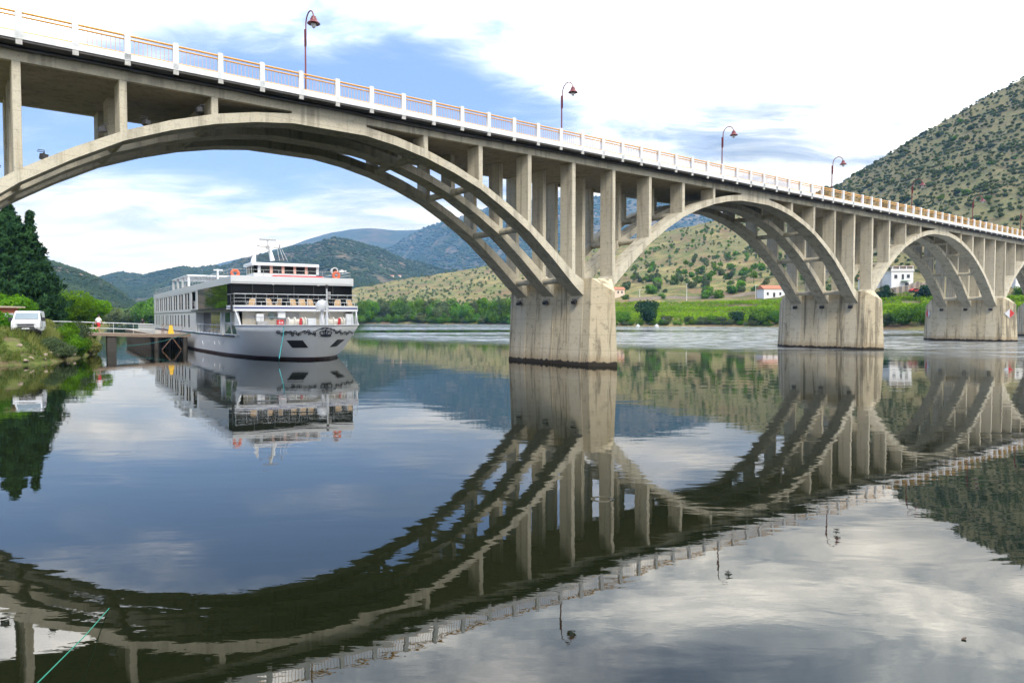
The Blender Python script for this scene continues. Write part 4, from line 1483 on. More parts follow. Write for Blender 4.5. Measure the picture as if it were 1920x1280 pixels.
# platform railings: barred fence on the land side, rounded hoops by the ship
m = MB()
m.tube([(-0.1, 0.1, ZD), (-0.1, 0.1, ZD + 1.0), (-20, 0.1, ZD + 1.0)], 0.03, 6).tube([(-0.1, 0.1, ZD + 0.12), (-20, 0.1, ZD + 0.12)], 0.02, 6)
JP('land_railing', m, M_galv)
for q in range(66):
    JP('railing_bar', MB().tube([(-0.25 - q * 0.3, 0.1, ZD + 0.12), (-0.25 - q * 0.3, 0.1, ZD + 1.0)], 0.013, 5), M_galv)
for a, b in ((0.9, WID * 0.30), (WID * 0.34, WID - 0.6)):
    r_ = 0.22
    pts = []
    for cx, cz, a0 in ((b - r_, ZD + 1.0 - r_, 90), (b - r_, ZD + 0.32 + r_, 0), (a + r_, ZD + 0.32 + r_, -90), (a + r_, ZD + 1.0 - r_, -180)):
        for k in range(5):
            an = math.radians(a0 - k * 22.5)
            pts.append((-1.2, cx + r_ * math.cos(an), cz + r_ * math.sin(an)))
    pts.append(pts[0])
    mm = MB().tube(pts, 0.026, 6)
    for k in range(4):
        yy = a + r_ + (b - a - 2 * r_) * k / 3
        mm.tube([(-1.2, yy, ZD - 0.02), (-1.2, yy, ZD + 0.32)], 0.022, 5)
    JP('hoop_railing', mm, M_rust)

# gangway from the bank on to the platform
g0, g1 = jl + Vector((0.2, 0.1, 0)), at(140, 640, jl.y - 4.5)
gd = Vector((g1.x - g0.x, g1.y - g0.y, 0))
GL = gd.length
gd.normalize()
gang = empty('gangway', (g0.x, g0.y, 0), math.atan2(gd.y, gd.x))
tag(gang, 'plank gangway with pipe handrails leading from the bank to the jetty', 'gangway')
gz = lambda x: ZD + (2.10 - ZD) * x / GL               # noqa: E731
nbg = 26
for q in range(nbg):
    a, b = GL * q / nbg, GL * (q + 0.96) / nbg
    z_ = gz((a + b) / 2)
    MB().box(a, b, -2.1, -0.02, z_ - 0.05, z_ + 0.003 * (q % 3)).build('gangway_plank', M_plank, gang)
for yy in (-0.06, -2.12):
    MB().rings([[(x_, yy, gz(x_) - 0.34), (x_, yy + 0.10, gz(x_) - 0.34), (x_, yy + 0.10, gz(x_) - 0.02), (x_, yy, gz(x_) - 0.02)] for x_ in (0, GL)], True).build('stringer', M_wood, gang)
px_ = GL * 0.56
MB().bevbox(px_ - 0.42, px_ + 0.42, -1.0, -0.10, -2.4, gz(px_) - 0.3, 0.03).build('support_pile', M_pile, gang)
for h_ in (1.05, 0.45):
    MB().tube([(-0.1, -2.0, gz(0) + h_), (GL * 0.5, -2.0, gz(GL / 2) + h_), (GL + 2.2, -2.0, gz(GL) + h_ + 0.05)], 0.042, 8).build('handrail', M_galv, gang)
for q in range(5):
    x_ = GL * q / 4
    MB().tube([(x_, -2.0, gz(x_) - 0.05), (x_, -2.0, gz(x_) + 1.05)], 0.03, 6).build('handrail_post', M_galv, gang)
ap = []
for k in range(9):
    an = math.pi / 2 - math.pi * k / 8
    ap.append((GL + 2.2 + 0.30 * math.cos(an), -2.0, gz(GL) + 0.80 + 0.30 * math.sin(an)))
MB().tube(ap, 0.042, 8).build('handrail_end', M_galv, gang)

# yellow folding caution board
rr_ = R_L + (R_R - R_L) * 0.50
yb = empty('caution_board', SHM @ Vector((T_F - 1.0 / G, rr_, ZD / G)), SHR)
tag(yb, 'yellow folding caution board standing on the jetty deck', 'board')
for sg in (1, -1):
    m = MB().rings([[(sg * 0.24, -0.30, 0), (sg * 0.24, 0.30, 0), (sg * 0.22, 0.30, 0), (sg * 0.22, -0.30, 0)], [(0.02 * sg, -0.15, 0.95), (0.02 * sg, 0.15, 0.95), (0, 0.15, 0.95), (0, -0.15, 0.95)]], True)
    o = m.build('board_leaf', M_yellow, yb)
    fix_normals(o.data)


# people -----------------------------------------------------------------
def skin_body(name, joints, edges, mat, parent):
    me = bpy.data.meshes.new(name)
    names = list(joints)
    me.from_pydata([joints[n_][0] for n_ in names], [], [])
    me.edges.add(len(edges))
    for e_, (a, b) in zip(me.edges, edges):
        e_.vertices = (names.index(a), names.index(b))
    me.update()
    o = link(name, me, parent, mat)
    sk = o.modifiers.new('skin', 'SKIN')
    sk.use_smooth_shade = True
    layer = me.skin_vertices[0].data if me.skin_vertices else None
    if layer is None:
        bpy.context.view_layer.objects.active = o
        layer = me.skin_vertices[0].data
    for i_, n_ in enumerate(names):
        layer[i_].radius = (joints[n_][1], joints[n_][1])
        layer[i_].use_root = (n_ == 'pelvis')
    sb = o.modifiers.new('sub', 'SUBSURF')
    sb.levels = 1
    sb.render_levels = 1
    return o


def person(loc, rz, h, label, shirt, shorts, long_legs, step=0.0):
    root = empty('person', loc, rz)
    tag(root, label, 'person')
    s = h / 1.75
    a = step
    Jn = {'pelvis': ((0, 0, .95), .13), 'waist': ((0, 0, 1.1), .125), 'chest': ((0.01, 0, 1.32), .15), 'neck': ((0.02, 0, 1.50), .055), 'chin': ((0.05, 0, 1.57), .065), 'head': ((0.03, 0, 1.66), .092), 'crown': ((0.02, 0, 1.73), .06)}
    E_ = [('pelvis', 'waist'), ('waist', 'chest'), ('chest', 'neck'), ('neck', 'chin'), ('chin', 'head'), ('head', 'crown')]
    for sd, sg in (('l', 1), ('r', -1)):
        f_ = a * sg
        Jn.update({'sh' + sd: ((0.0, .19 * sg, 1.42), .062), 'el' + sd: ((-0.10 * f_ - 0.02, .27 * sg, 1.15), .045), 'wr' + sd: ((0.05 - .20 * f_, .28 * sg, .93), .032), 'pa' + sd: ((0.08 - .22 * f_, .275 * sg, .84), .036)})
        E_ += [('chest', 'sh' + sd), ('sh' + sd, 'el' + sd), ('el' + sd, 'wr' + sd), ('wr' + sd, 'pa' + sd)]
        for k in range(4):
            Jn['f%d%s' % (k, sd)] = ((0.12 - .24 * f_ - .02 * k, (.30 - .012 * abs(k - 1)) * sg, .76 + .01 * abs(k - 1)), .0085)
            E_.append(('pa' + sd, 'f%d%s' % (k, sd)))
        Jn['th' + sd] = ((0.14 - .22 * f_, .245 * sg, .82), .0095)
        E_.append(('pa' + sd, 'th' + sd))
        lift = max(0, -f_)
        Jn.update({'hip' + sd: ((0, .095 * sg, .90), .095), 'kn' + sd: ((.12 * f_ + .10 * lift, .10 * sg, .50 + .05 * lift), .062), 'an' + sd: ((.16 * f_ - .28 * lift, .10 * sg, .09 + .28 * lift), .042), 'to' + sd: ((.16 * f_ - .28 * lift + .17 - .1 * lift, .11 * sg, .04 + .14 * lift), .034)})
        E_ += [('pelvis', 'hip' + sd), ('hip' + sd, 'kn' + sd), ('kn' + sd, 'an' + sd), ('an' + sd, 'to' + sd)]
    Jn = {k: (tuple(q * s for q in v[0]), v[1] * s) for k, v in Jn.items()}
    skin_body('body', Jn, E_, M_skin, root)
    # shirt with sleeves, open at neck and cuffs
    m = MB()
    m.rings([[(rx * math.cos(t_) * s + 0.01 * s, ry * math.sin(t_) * s, z_ * s) for t_ in np.linspace(0, 2 * math.pi, 17)[:-1]] for z_, rx, ry in ((.92, .165, .195), (1.05, .155, .185), (1.2, .165, .20), (1.36, .17, .235), (1.45, .13, .21), (1.50, .08, .10))], False)
    for sg in (1, -1):
        e_ = Jn['el' + ('l' if sg == 1 else 'r')][0]
        sh = (0, .17 * sg * s, 1.43 * s)
        m.tube([sh, tuple(sh[k] + (e_[k] - sh[k]) * 0.85 for k in range(3))], [0.085 * s, 0.075 * s], 10, False)
    m.build('shirt', shirt, root, 1.0, True)
    m = MB()
    m.rings([[(rx * math.cos(t_) * s, ry * math.sin(t_) * s, z_ * s) for t_ in np.linspace(0, 2 * math.pi, 17)[:-1]] for z_, rx, ry in ((.82, .16, .20), (.95, .16, .195), (1.02, .15, .185))], False)
    for sd in 'lr':
        h_, k_ = Jn['hip' + sd][0], Jn['kn' + sd][0]
        an_ = Jn['an' + sd][0]
        if long_legs:
            m.tube([h_, k_, an_], [0.125 * s, 0.085 * s, 0.07 * s], 10, False)
        else:
            m.tube([h_, tuple(h_[q] + (k_[q] - h_[q]) * 0.9 for q in range(3))], [0.125 * s, 0.11 * s], 10, False)
    m.build('trousers' if long_legs else 'shorts', shorts, root, 1.0, True)
    m = MB().lathe([(0.105 * s, -0.02 * s), (0.112 * s, 0.05 * s), (0.08 * s, 0.11 * s), (0.01, 0.135 * s)], (0.005 * s, 0, 1.665 * s), 14)
    m.build('hair', M_hair, root, 1.0, True)
    for nm, p_, r_ in (('nose', (.135, 0, 1.635), .016), ('ear', (.02, .098, 1.64), .022), ('ear', (.02, -.098, 1.64), .022)):
        MB().lathe([(r_ * s * .5, -r_ * s), (r_ * s, 0), (r_ * s * .5, r_ * s)], tuple(q * s for q in p_), 8).build(nm, M_skin, root, 1.0, True)
    for sg in (1, -1):
        MB().lathe([(.004, -.008), (.010, 0), (.004, .008)], (.118 * s, .033 * sg * s, 1.665 * s), 8).build('eye', M_hair, root)
    MB().box(.112 * s, .128 * s, -.025 * s, .025 * s, 1.585 * s, 1.595 * s).build('mouth', M_redcl, root)
    return root


pm = g0 + gd * (GL * 0.70) + Vector((-gd.y, gd.x, 0)) * -1.0
lx = Vector((pm.x - g0.x, pm.y - g0.y, 0)).dot(gd)
person((pm.x, pm.y, gz(lx)), math.atan2(-gd.y, -gd.x) + 0.55, 1.82, 'person in white T-shirt and red shorts walking across the gangway', M_shirt, M_redcl, False, 1.0)
q_ = SHM @ Vector((T_F - 24, R_L + 0.9, ZD / G))
M_darkcl = plain('dark_clothes', (0.02, 0.018, 0.022), 0.9, var=0.2)
person(q_, SHR - 1.0, 1.68, 'person in dark clothes standing by the jetty railing near the ship stern', M_darkcl, M_darkcl, True, 0.15)

# rope from the bank up to the ship across the jetty front
r0, r1 = at(226, 649, jl.y - 2.4), at(362, 622.0, (SHM @ Vector((T_F, R_R, 0))).y - 0.6)
pts = [r0 + (r1 - r0) * (k / 12) + Vector((0, 0, -0.35 * math.sin(math.pi * k / 12))) for k in range(13)]
pts += [SHM @ Vector((-17.5, 0.0, 2.0))]
o = MB().tube(pts, 0.04, 6).build('mooring_rope', plain('dark_teal_rope', (0.012, 0.11, 0.10), 0.7, var=0.3, scale=20))
tag(o, 'dark green mooring rope slung across the jetty front to the ship', 'rope')

# rope in the foreground, running from the near bank down into the water
p0, p1 = onz(60, 1290, 0.55), onz(222, 1120, -0.10)
o = MB().tube([p0 + (p0 - p1) * 0.4, p0, p0.lerp(p1, 0.5) + Vector((0, 0, -0.03)), p1, p1 + (p1 - p0) * 0.2], 0.0055, 8).build('shore_rope', plain('green_rope', (0.012, 0.20, 0.13), 0.8, var=0.4, scale=30))
tag(o, 'bright teal rope dipping straight into the dark foreground water', 'rope')

# parked van ---------------------------------------------------------------
vp = at(55, 625, 58.6)
vdir = math.atan2(-vp.y, -vp.x) - 0.10
van = empty('parked_van', (vp.x, vp.y, 2.18), vdir)
tag(van, 'white panel van with black bumper parked on the grassy bank', 'van')
VY = lambda z: 0.965 - 0.13 * min(max((z - 1.05) / 0.85, 0), 1)   # noqa: E731
prof = [(2.28, .42), (2.34, .62), (2.30, .98), (1.95, 1.16), (1.62, 1.24), (0.98, 1.80), (0.70, 1.90), (0.2, 1.94), (-2.35, 1.92), (-2.46, 1.7), (-2.48, .5), (-2.4, .32), (2.1, .32)]
m = MB()
m.rings([[(x_, yy * VY(z_), z_) for x_, z_ in prof] for yy in (-1, -0.93, 0.93, 1)], True)
for i_ in range(len(m.v)):
    pass
body = m.build('body', M_vanw, van)
fix_normals(body.data)


def vpart(name, quad, mat, off=(0.012, 0, 0), parent=van, thick=0.02):
    q = [Vector(p) for p in quad]
    nrm = (q[1] - q[0]).cross(q[2] - q[0]).normalized()
    if nrm.dot(Vector(off)) < 0:
        nrm = -nrm
    o = MB().rings([[p - nrm * 0.01 for p in q], [p + nrm * thick for p in q]], True).build(name, mat, parent)
    fix_normals(o.data)
    return o


vpart('windscreen', [(1.575, -.82, 1.285), (1.575, .82, 1.285), (1.03, .76, 1.765), (1.03, -.76, 1.765)], M_wind)
vpart('bonnet_seam', [(1.70, -.80, 1.222), (1.70, .80, 1.222), (1.64, .80, 1.240), (1.64, -.80, 1.240)], M_vanb)
vpart('grille', [(2.325, -.55, .74), (2.325, .55, .74), (2.305, .55, .92), (2.305, -.55, .92)], M_vanb, thick=0.03)
vpart('grille_bar', [(2.345, -.55, .865), (2.345, .55, .865), (2.34, .55, .90), (2.34, -.55, .90)], M_steel, thick=0.02)
vpart('emblem', [(2.36, -.09, .85), (2.36, .09, .85), (2.355, .09, .95), (2.355, -.09, .95)], M_steel, thick=0.02)
for sg in (1, -1):
    vpart('headlight', [(2.325, .56 * sg, .80), (2.20, .90 * sg, .82), (2.17, .90 * sg, 1.03), (2.30, .58 * sg, .96)], M_pglass, thick=0.03)
    vpart('fog_light', [(2.37, .62 * sg, .50), (2.37, .78 * sg, .50), (2.37, .78 * sg, .60), (2.37, .62 * sg, .60)], M_steel, thick=0.03)
    mr = MB().bevbox(1.28, 1.46, (0.98 if sg == 1 else -1.24), (1.24 if sg == 1 else -0.98), 1.10, 1.42, 0.04).build('wing_mirror', M_vanb, van)
    vpart('side_window', [(1.25, sg * .955, 1.24), (0.25, sg * .945, 1.24), (0.25, sg * .865, 1.74), (0.85, sg * .865, 1.74)], M_dglass, off=(0, sg, 0), thick=0.012)
    vpart('door_seam', [(0.14, sg * .962, .45), (0.11, sg * .962, .45), (0.11, sg * .85, 1.78), (0.14, sg * .85, 1.78)], M_vanb, off=(0, sg, 0), thick=0.010)
    for x_ in (1.45, -1.55):
        wh_ = MB().tube([(x_, sg * .74, .33), (x_, sg * .97, .33)], 0.33, 18).build('wheel', M_tyre, van)
        MB().tube([(x_, sg * .93, .33), (x_, sg * .985, .33)], [0.20, 0.17], 14).build('rim', M_steel, wh_)
bp_ = MB().rings([[(2.36 - 0.22 * abs(yy) ** 3, yy * 0.97, .28), (2.41 - 0.22 * abs(yy) ** 3, yy * 0.97, .45), (2.39 - 0.22 * abs(yy) ** 3, yy * 0.97, .70), (2.2 - 0.22 * abs(yy) ** 3, yy * .96, .70), (2.1, yy * .96, .28)] for yy in (-1, -.8, -.4, 0, .4, .8, 1)], True).build('bumper', M_vanb, van)
fix_normals(bp_.data)
vpart('number_plate', [(2.415, -.25, .47), (2.415, .25, .47), (2.41, .25, .57), (2.41, -.25, .57)], M_sw, thick=0.012)
MB().box(1.55, 1.57, -.8, .8, 1.262, 1.28).build('wiper', M_vanb, van)

# hut at the edge of the view
hp = at(-14, 625, 60.5)
hut = empty('garden_hut', (hp.x, hp.y, 2.15), math.atan2(-hp.y, -hp.x) + 0.35)
tag(hut, 'small red-brick hut with flat overhanging roof behind the bushes', 'hut')
M_brick = plain('red_brick', (0.36, 0.12, 0.065), 0.9, var=0.3, scale=5)
MB().box(-2.0, 1.0, -1.6, 1.6, 0, 2.25).build('wall', M_brick, hut)
MB().rings([[(-2.4, -2.0, 2.25), (1.35, -2.0, 2.25), (1.35, 2.0, 2.25), (-2.4, 2.0, 2.25)], [(-2.4, -2.0, 2.44), (1.35, -2.0, 2.36), (1.35, 2.0, 2.36), (-2.4, 2.0, 2.44)]], True).build('roof', plain('sheet_roof', (0.34, 0.27, 0.20), 0.8, var=0.2), hut)
MB().box(1.0, 1.05, -0.9, 0.0, 0.0, 1.9).build('door', M_wood, hut)
MB().box(1.0, 1.06, 0.5, 1.2, 1.45, 1.8).build('window', M_pglass, hut)
# ---------------------------------------------------------------- plants
L_dark = leafmat('dark_evergreen', (0.007, 0.020, 0.010), (0.040, 0.088, 0.030), 0.15, 0.9)
L_bright = leafmat('bright_leaf', (0.045, 0.13, 0.008), (0.14, 0.30, 0.018), 0.35, 0.5)
L_mid = leafmat('mid_green_leaf', (0.042, 0.11, 0.010), (0.15, 0.28, 0.03), 0.32, 0.12)
L_olive = leafmat('olive_leaf', (0.055, 0.085, 0.035), (0.15, 0.19, 0.075), 0.24, 0.15)
L_scrub = leafmat('scrub_leaf', (0.034, 0.058, 0.022), (0.12, 0.155, 0.06), 0.20, 0.05)
L_farscrub = leafmat('far_scrub_leaf', (0.013, 0.027, 0.014), (0.048, 0.068, 0.032), 0.10, 0.01)
L_vine = leafmat('vine_leaf', (0.085, 0.20, 0.006), (0.22, 0.40, 0.015), 0.40, 0.10)
L_grey = leafmat('grey_green_leaf', (0.055, 0.095, 0.045), (0.13, 0.19, 0.085), 0.25, 0.6)
L_straw = leafmat('bank_grass_blades', (0.10, 0.15, 0.025), (0.30, 0.28, 0.10), 0.3, 0.35)
M_bark = plain('bark', (0.10, 0.075, 0.055), 0.95, var=0.35, scale=6, bump=0.4)


def unit(n, rng):
    v = rng.normal(size=(n, 3))
    return v / np.linalg.norm(v, axis=1)[:, None]


def leaves(C, N, size, rng, aspect=1.0, updir=None):
    """one small rhombic leaf clump at every point C, facing roughly N"""
    n = len(C)
    N = N + 0.75 * unit(n, rng)
    N /= np.linalg.norm(N, axis=1)[:, None]
    R = unit(n, rng) if updir is None else updir + 0.35 * unit(n, rng)
    T = np.cross(N, np.cross(R, N))
    T /= np.linalg.norm(T, axis=1)[:, None] + 1e-9
    B = np.cross(N, T)
    s = size * rng.uniform(0.6, 1.35, n)[:, None]
    bend = N * s * 0.25
    V = np.stack([C - T * s * aspect, C + B * s * 0.62 - bend * 0.4, C + T * s * aspect, C - B * s * 0.62 - bend * 0.4], 1).reshape(-1, 3)
    F = np.arange(n * 4).reshape(-1, 4)
    return V, F


def blob_points(blobs, n, rng, shell=(0.72, 1.04)):
    B = np.array(blobs, float)
    area = B[:, 3] * B[:, 4] + B[:, 4] * B[:, 5] + B[:, 3] * B[:, 5]
    k = rng.choice(len(B), n, p=area / area.sum())
    d = unit(n, rng)
    r = rng.uniform(shell[0], shell[1], n)[:, None]
    C = B[k, :3] + d * B[k, 3:6] * r
    return C, d


def lumpy(center, rad, n, rng, sub=0.42):
    """an ellipsoid broken up into smaller lobes"""
    cx, cy, cz = center
    out = [(cx, cy, cz, rad[0] * 0.74, rad[1] * 0.74, rad[2] * 0.76)]
    d = unit(n, rng)
    for i_ in range(n):
        s = sub * rng.uniform(0.6, 1.25)
        q = rng.uniform(0.55, 0.86)
        out.append((cx + d[i_, 0] * rad[0] * q, cy + d[i_, 1] * rad[1] * q, cz + d[i_, 2] * rad[2] * q, rad[0] * s, rad[1] * s, rad[2] * s * 0.9))
    return out


def crown_mesh(name, h, w, nleaf, size, seed, lobes=16, z0=0.18, mat=None):
    rng = np.random.default_rng(seed)
    blobs = lumpy((0, 0, h * (0.5 + z0 / 2)), (w / 2, w / 2, h * (0.5 - z0 / 2)), lobes, rng)
    C, N = blob_points(blobs, nleaf, rng)
    C = C[C[:, 2] > h * z0 * 0.5]
    N = N[:len(C)]
    V, F = leaves(C, unit(len(C), rng) * 0.4 + (C - C.mean(0)) / np.linalg.norm(C - C.mean(0), axis=1)[:, None], size, rng)
    me = mesh_np(name, V, F)
    me.materials.append(mat)
    return me


def trunk_mesh(h, r, seed, limbs=5):
    rng = random.Random(seed)
    m = MB()
    top = (rng.uniform(-.3, .3), rng.uniform(-.3, .3), h * 0.62)
    m.tube([(0, 0, -0.4), (0.03 * h * rng.uniform(-1, 1), 0, h * 0.28), top], [r, r * 0.75, r * 0.4], 8)
    for k in range(limbs):
        a = k * 2.4 + rng.random()
        b = h * rng.uniform(0.25, 0.5)
        e = (math.cos(a) * h * 0.22, math.sin(a) * h * 0.22, b + h * rng.uniform(0.15, 0.32))
        m.tube([(0, 0, b), (e[0] * .5, e[1] * .5, (b + e[2]) / 2 + 0.05 * h), e], [r * 0.45, r * 0.3, r * 0.12], 6)
    me = m.mesh('trunk')
    me.materials.append(M_bark)
    return me


def plant_tree(name, loc, crown, trunk, scale, label, group=None, rz=None, cat='tree'):
    root = empty(name, loc, random.uniform(0, 6.28) if rz is None else rz)
    root.scale = scale if isinstance(scale, tuple) else (scale,) * 3
    tag(root, label, cat, group)
    link('trunk', trunk, root)
    link('crown', crown, root)
    return root


# the big conifer behind the van: twin-topped, made of upswept plumes
def conifer(nm, tops, seed, nplume, per):
    rng = np.random.default_rng(seed)
    Cs, Ns, Us = [], [], []
    for (ox, oy, hh, ww, share) in tops:
        for _ in range(int(nplume * share)):
            q = rng.random() ** 0.8
            prof = float(np.interp(q, [0, 0.08, 0.22, 0.42, 0.68, 0.88, 1.0], [0.72, 0.96, 1.0, 0.86, 0.54, 0.20, 0.01]))
            a_ = rng.uniform(0, 2 * np.pi)
            tip = prof * ww / 2 * rng.uniform(0.74, 1.10)
            z = hh * (0.04 + 0.94 * q)
            L_ = min(rng.uniform(1.1, 2.3), 0.3 + tip)
            dr = np.array([np.cos(a_), np.sin(a_), rng.uniform(0.35, 0.95)])
            dr /= np.linalg.norm(dr)
            end = np.array([ox + tip * np.cos(a_), oy + tip * np.sin(a_), z])
            t_ = rng.random(per) ** 0.8
            rad = (0.36 * (1 - 0.75 * t_) + 0.05) * (0.3 + 0.7 * prof)
            P_ = end[None] - dr[None] * (L_ * (1 - t_))[:, None] + rng.normal(size=(per, 3)) * rad[:, None] * np.array([1, 1, 0.75])
            Cs.append(P_)
            Ns.append(unit(per, rng) * 0.7 + np.array([np.cos(a_), np.sin(a_), 0.5]))
            Us.append(np.tile(dr + np.array([0, 0, 0.3]), (per, 1)))
    C, N, U = np.concatenate(Cs), np.concatenate(Ns), np.concatenate(Us)
    V, F = leaves(C, N, 0.135, rng, 1.9, U)
    # every plume carries its own tint: keep its leaves together as one strip of islands
    me = mesh_np(nm, V, F)
    me.materials.append(L_dark)
    return me


cp = at(20, 620, 74.0)
root = empty('conifer_tree', (cp.x, cp.y, 2.0), 0.3)
tag(root, 'tall dark twin-topped conifer standing behind the white van', 'tree')
link('crown', conifer('crown', [(0, 0, 13.7, 10.4, 0.82), (1.85, 0.3, 12.9, 3.9, 0.18)], 5, 820, 52), root)
m = MB().tube([(0, 0, -0.5), (0.05, 0, 5), (0, 0, 12.0)], [0.42, 0.30, 0.06], 10)
for k in range(10):
    a = k * 2.4
    m.tube([(0, 0, 1.5 + k * 0.9), (math.cos(a) * (3.4 - k * .25), math.sin(a) * (3.4 - k * .25), 2.4 + k * 0.95)], [0.10, 0.03], 6)
o = m.build('trunk', M_bark, root)

# bright broadleaf trees by the gangway
cA = crown_mesh('crown', 5.4, 7.0, 9000, 0.15, 21, 22, 0.02, L_bright)
cB = crown_mesh('crown', 4.4, 5.0, 6000, 0.15, 22, 18, 0.02, L_bright)
tA = trunk_mesh(5.0, 0.16, 3)
for x_, y_, D_, me, sc_, lab in ((122, 612, 92, cA, 1.0, 'bright green bushy tree beside the dark conifer'), (168, 612, 97, cB, 1.0, 'lower bright green bushy tree near the gangway'), (98, 612, 88, cB, 0.85, 'bright green shrub tucked under the dark conifer'),
                               (10, 612, 66, cB, 0.88, 'light green leafy tree rising over the brick hut')):
    p = at(x_, y_, D_)
    plant_tree('broadleaf_tree', (p.x, p.y, 2.0), me, tA, sc_, lab, 'bright trees on the left bank')

# taller trees inland behind the conifer, seen mirrored in the ship's side windows
TC = crown_mesh('crown', 9, 8, 4200, 0.26, 24, 20, 0.05, L_mid)
for k, (X_, Y_, sc_) in enumerate(((-68, 98, 0.95), (-78, 108, 1.3), (-88, 122, 1.5), (-100, 136, 1.5), (-112, 152, 1.6), (-126, 170, 1.6), (-95, 116, 1.4), (-118, 140, 1.6))):
    plant_tree('broadleaf_tree', (X_, Y_, 2.2), TC, tA, sc_, 'tall leafy tree in the belt behind the dark conifer', 'tree belt behind the conifer')

# bushes on the bank
bushA = crown_mesh('foliage', 2.3, 3.0, 5200, 0.085, 31, 18, 0.0, L_grey)
bushB = crown_mesh('foliage', 2.5, 2.6, 5200, 0.085, 32, 18, 0.0, L_bright)
bushC = crown_mesh('foliage', 1.8, 2.6, 4000, 0.08, 33, 16, 0.0, L_straw)
bst = trunk_mesh(1.8, 0.05, 8, 6)
for x_, y_, D_, me, sc_, lab in ((106, 673, 58.3, bushA, 0.86, 'rounded grey-green bush at the water edge below the van'), (137, 668, 62.5, bushB, 0.95, 'leafy green bush hanging over the water beside the grey-green one'),
                               (166, 662, 68.5, bushC, 0.95, 'straw-coloured bush where the bank turns under the gangway'), (140, 640, 67.0, bushA, 0.95, 'grey-green bush on the bank crest at the gangway end'), (125, 640, 63, bushB, 0.8, 'green bush on the bank crest behind the water-edge bushes'),
                               (8, 622, 57.5, bushB, 0.85, 'clipped green bush in front of the brick hut'), (90, 622, 68, bushC, 0.8, 'tall dry weeds on the crest behind the van'), (172, 636, 75, bushB, 0.55, 'dark low bush below the gangway stringer')):
    p = at(x_, y_, D_)
    root = empty('bush', (p.x, p.y, max(p.z - 0.25, 0.0)), random.uniform(0, 6))
    root.scale = (sc_,) * 3
    tag(root, lab, 'bush', 'bushes on the left bank')
    link('foliage', me, root)
    link('stems', bst, root)

# grass blades on the bank
rng = np.random.default_rng(3)
n = 60000
s_ = rng.uniform(LS[4], LS[10] + 20, n)
q_ = np.abs(rng.normal(0, 3.2, n)) + 0.25
Pg = left_ground(s_, q_)
keep = fbm(Pg[:, 0] * 0.55, Pg[:, 1] * 0.55, 77, 3) > -0.22
Pg, q_ = Pg[keep], q_[keep]
n = len(Pg)
hgt = rng.uniform(0.10, 0.42, n) * (0.65 + 0.9 * vnoise(Pg[:, 0] * 0.8, Pg[:, 1] * 0.8, 12)) * np.where((q_ > 1.5) & (q_ < 4.5), 1.9, 1.0)
a = rng.uniform(0, 2 * np.pi, n)
wd = np.stack([np.cos(a), np.sin(a), np.zeros(n)], -1) * (0.018 + 0.02 * rng.random(n))[:, None]
lean = np.stack([rng.normal(0, .3, n), rng.normal(0, .3, n), np.ones(n)], -1) * hgt[:, None]
V = np.stack([Pg - wd, Pg + wd, Pg + lean * 0.6 + wd * 0.5, Pg + lean], 1).reshape(-1, 3)
V[0::4, 2] -= 0.05
V[1::4, 2] -= 0.05
o = link('bank_grass', mesh_np('bank_grass', V, np.arange(n * 4).reshape(-1, 4)), None, L_straw)
tag(o, 'mixed green and straw grass covering the left river bank', 'grass', kind='stuff')

# low weeds between the grass
n = 26000
s_ = rng.uniform(LS[4], LS[10] + 20, n)
q_ = np.abs(rng.normal(0, 2.6, n)) + 0.15
Pw = left_ground(s_, q_)
keep = fbm(Pw[:, 0] * 0.5, Pw[:, 1] * 0.5, 78, 3) > -0.12
Pw = Pw[keep]
Pw[:, 2] += rng.uniform(0.0, 0.30, len(Pw)) * (0.5 + vnoise(Pw[:, 0] * 1.1, Pw[:, 1] * 1.1, 31))
V, F = leaves(Pw, np.tile([0.3, -0.5, 0.8], (len(Pw), 1)), 0.075, rng)
o = link('bank_weeds', mesh_np('bank_weeds', V, F), None, leafmat('bank_weed_leaf', (0.045, 0.10, 0.014), (0.16, 0.22, 0.05), 0.3, 0.5))
tag(o, 'low leafy weeds growing between the grass on the left bank', 'weeds', kind='stuff')

# stones on the lower bank
M_rock = plain('bank_rock', (0.30, 0.24, 0.18), 0.9, var=0.35, scale=3, bump=0.5)


def rock_mesh(seed):
    import bmesh
    bm = bmesh.new()
    bmesh.ops.create_icosphere(bm, subdivisions=2, radius=1.0)
    rg = np.random.default_rng(seed)
    off = rg.uniform(0, 50, 3)
    for v in bm.verts:
        c = v.co
        k = 0.72 + 0.5 * float(vnoise(np.array([c.x * 1.3 + off[0] + c.z]), np.array([c.y * 1.3 + off[1]]), seed)[0])
        v.co = Vector((c.x * k, c.y * k * 0.8, c.z * k * 0.6))
    me = bpy.data.meshes.new('rock')
    bm.to_mesh(me)
    bm.free()
    me.materials.append(M_rock)
    return me


rocks = [rock_mesh(k) for k in range(4)]
rg = random.Random(4)
for k in range(42):
    s1 = rg.uniform(LS[5] - 4, LS[9] + 2)
    q1 = abs(rg.gauss(0, 0.75)) + 0.05
    p = left_ground(np.array([s1]), np.array([q1]))[0]
    o = link('rock', rocks[k % 4])
    o.location = (p[0], p[1], p[2] + 0.02)
    sc_ = rg.uniform(0.12, 0.34)
    o.scale = (sc_ * rg.uniform(.8, 1.3), sc_, sc_)
    o.rotation_euler = (rg.uniform(-.3, .3), rg.uniform(-.3, .3), rg.uniform(0, 6))
    tag(o, 'brown stone lying among grass on the left bank below the van', 'rock', 'stones on the left bank')

# far riverside trees -----------------------------------------------------------
FC = [crown_mesh('crown', 11, 10, 2600, 0.46, 50 + k, 20, 0.02, (L_mid, L_mid, L_olive, L_bright)[k]) for k in range(4)]
FT = trunk_mesh(10, 0.28, 60)


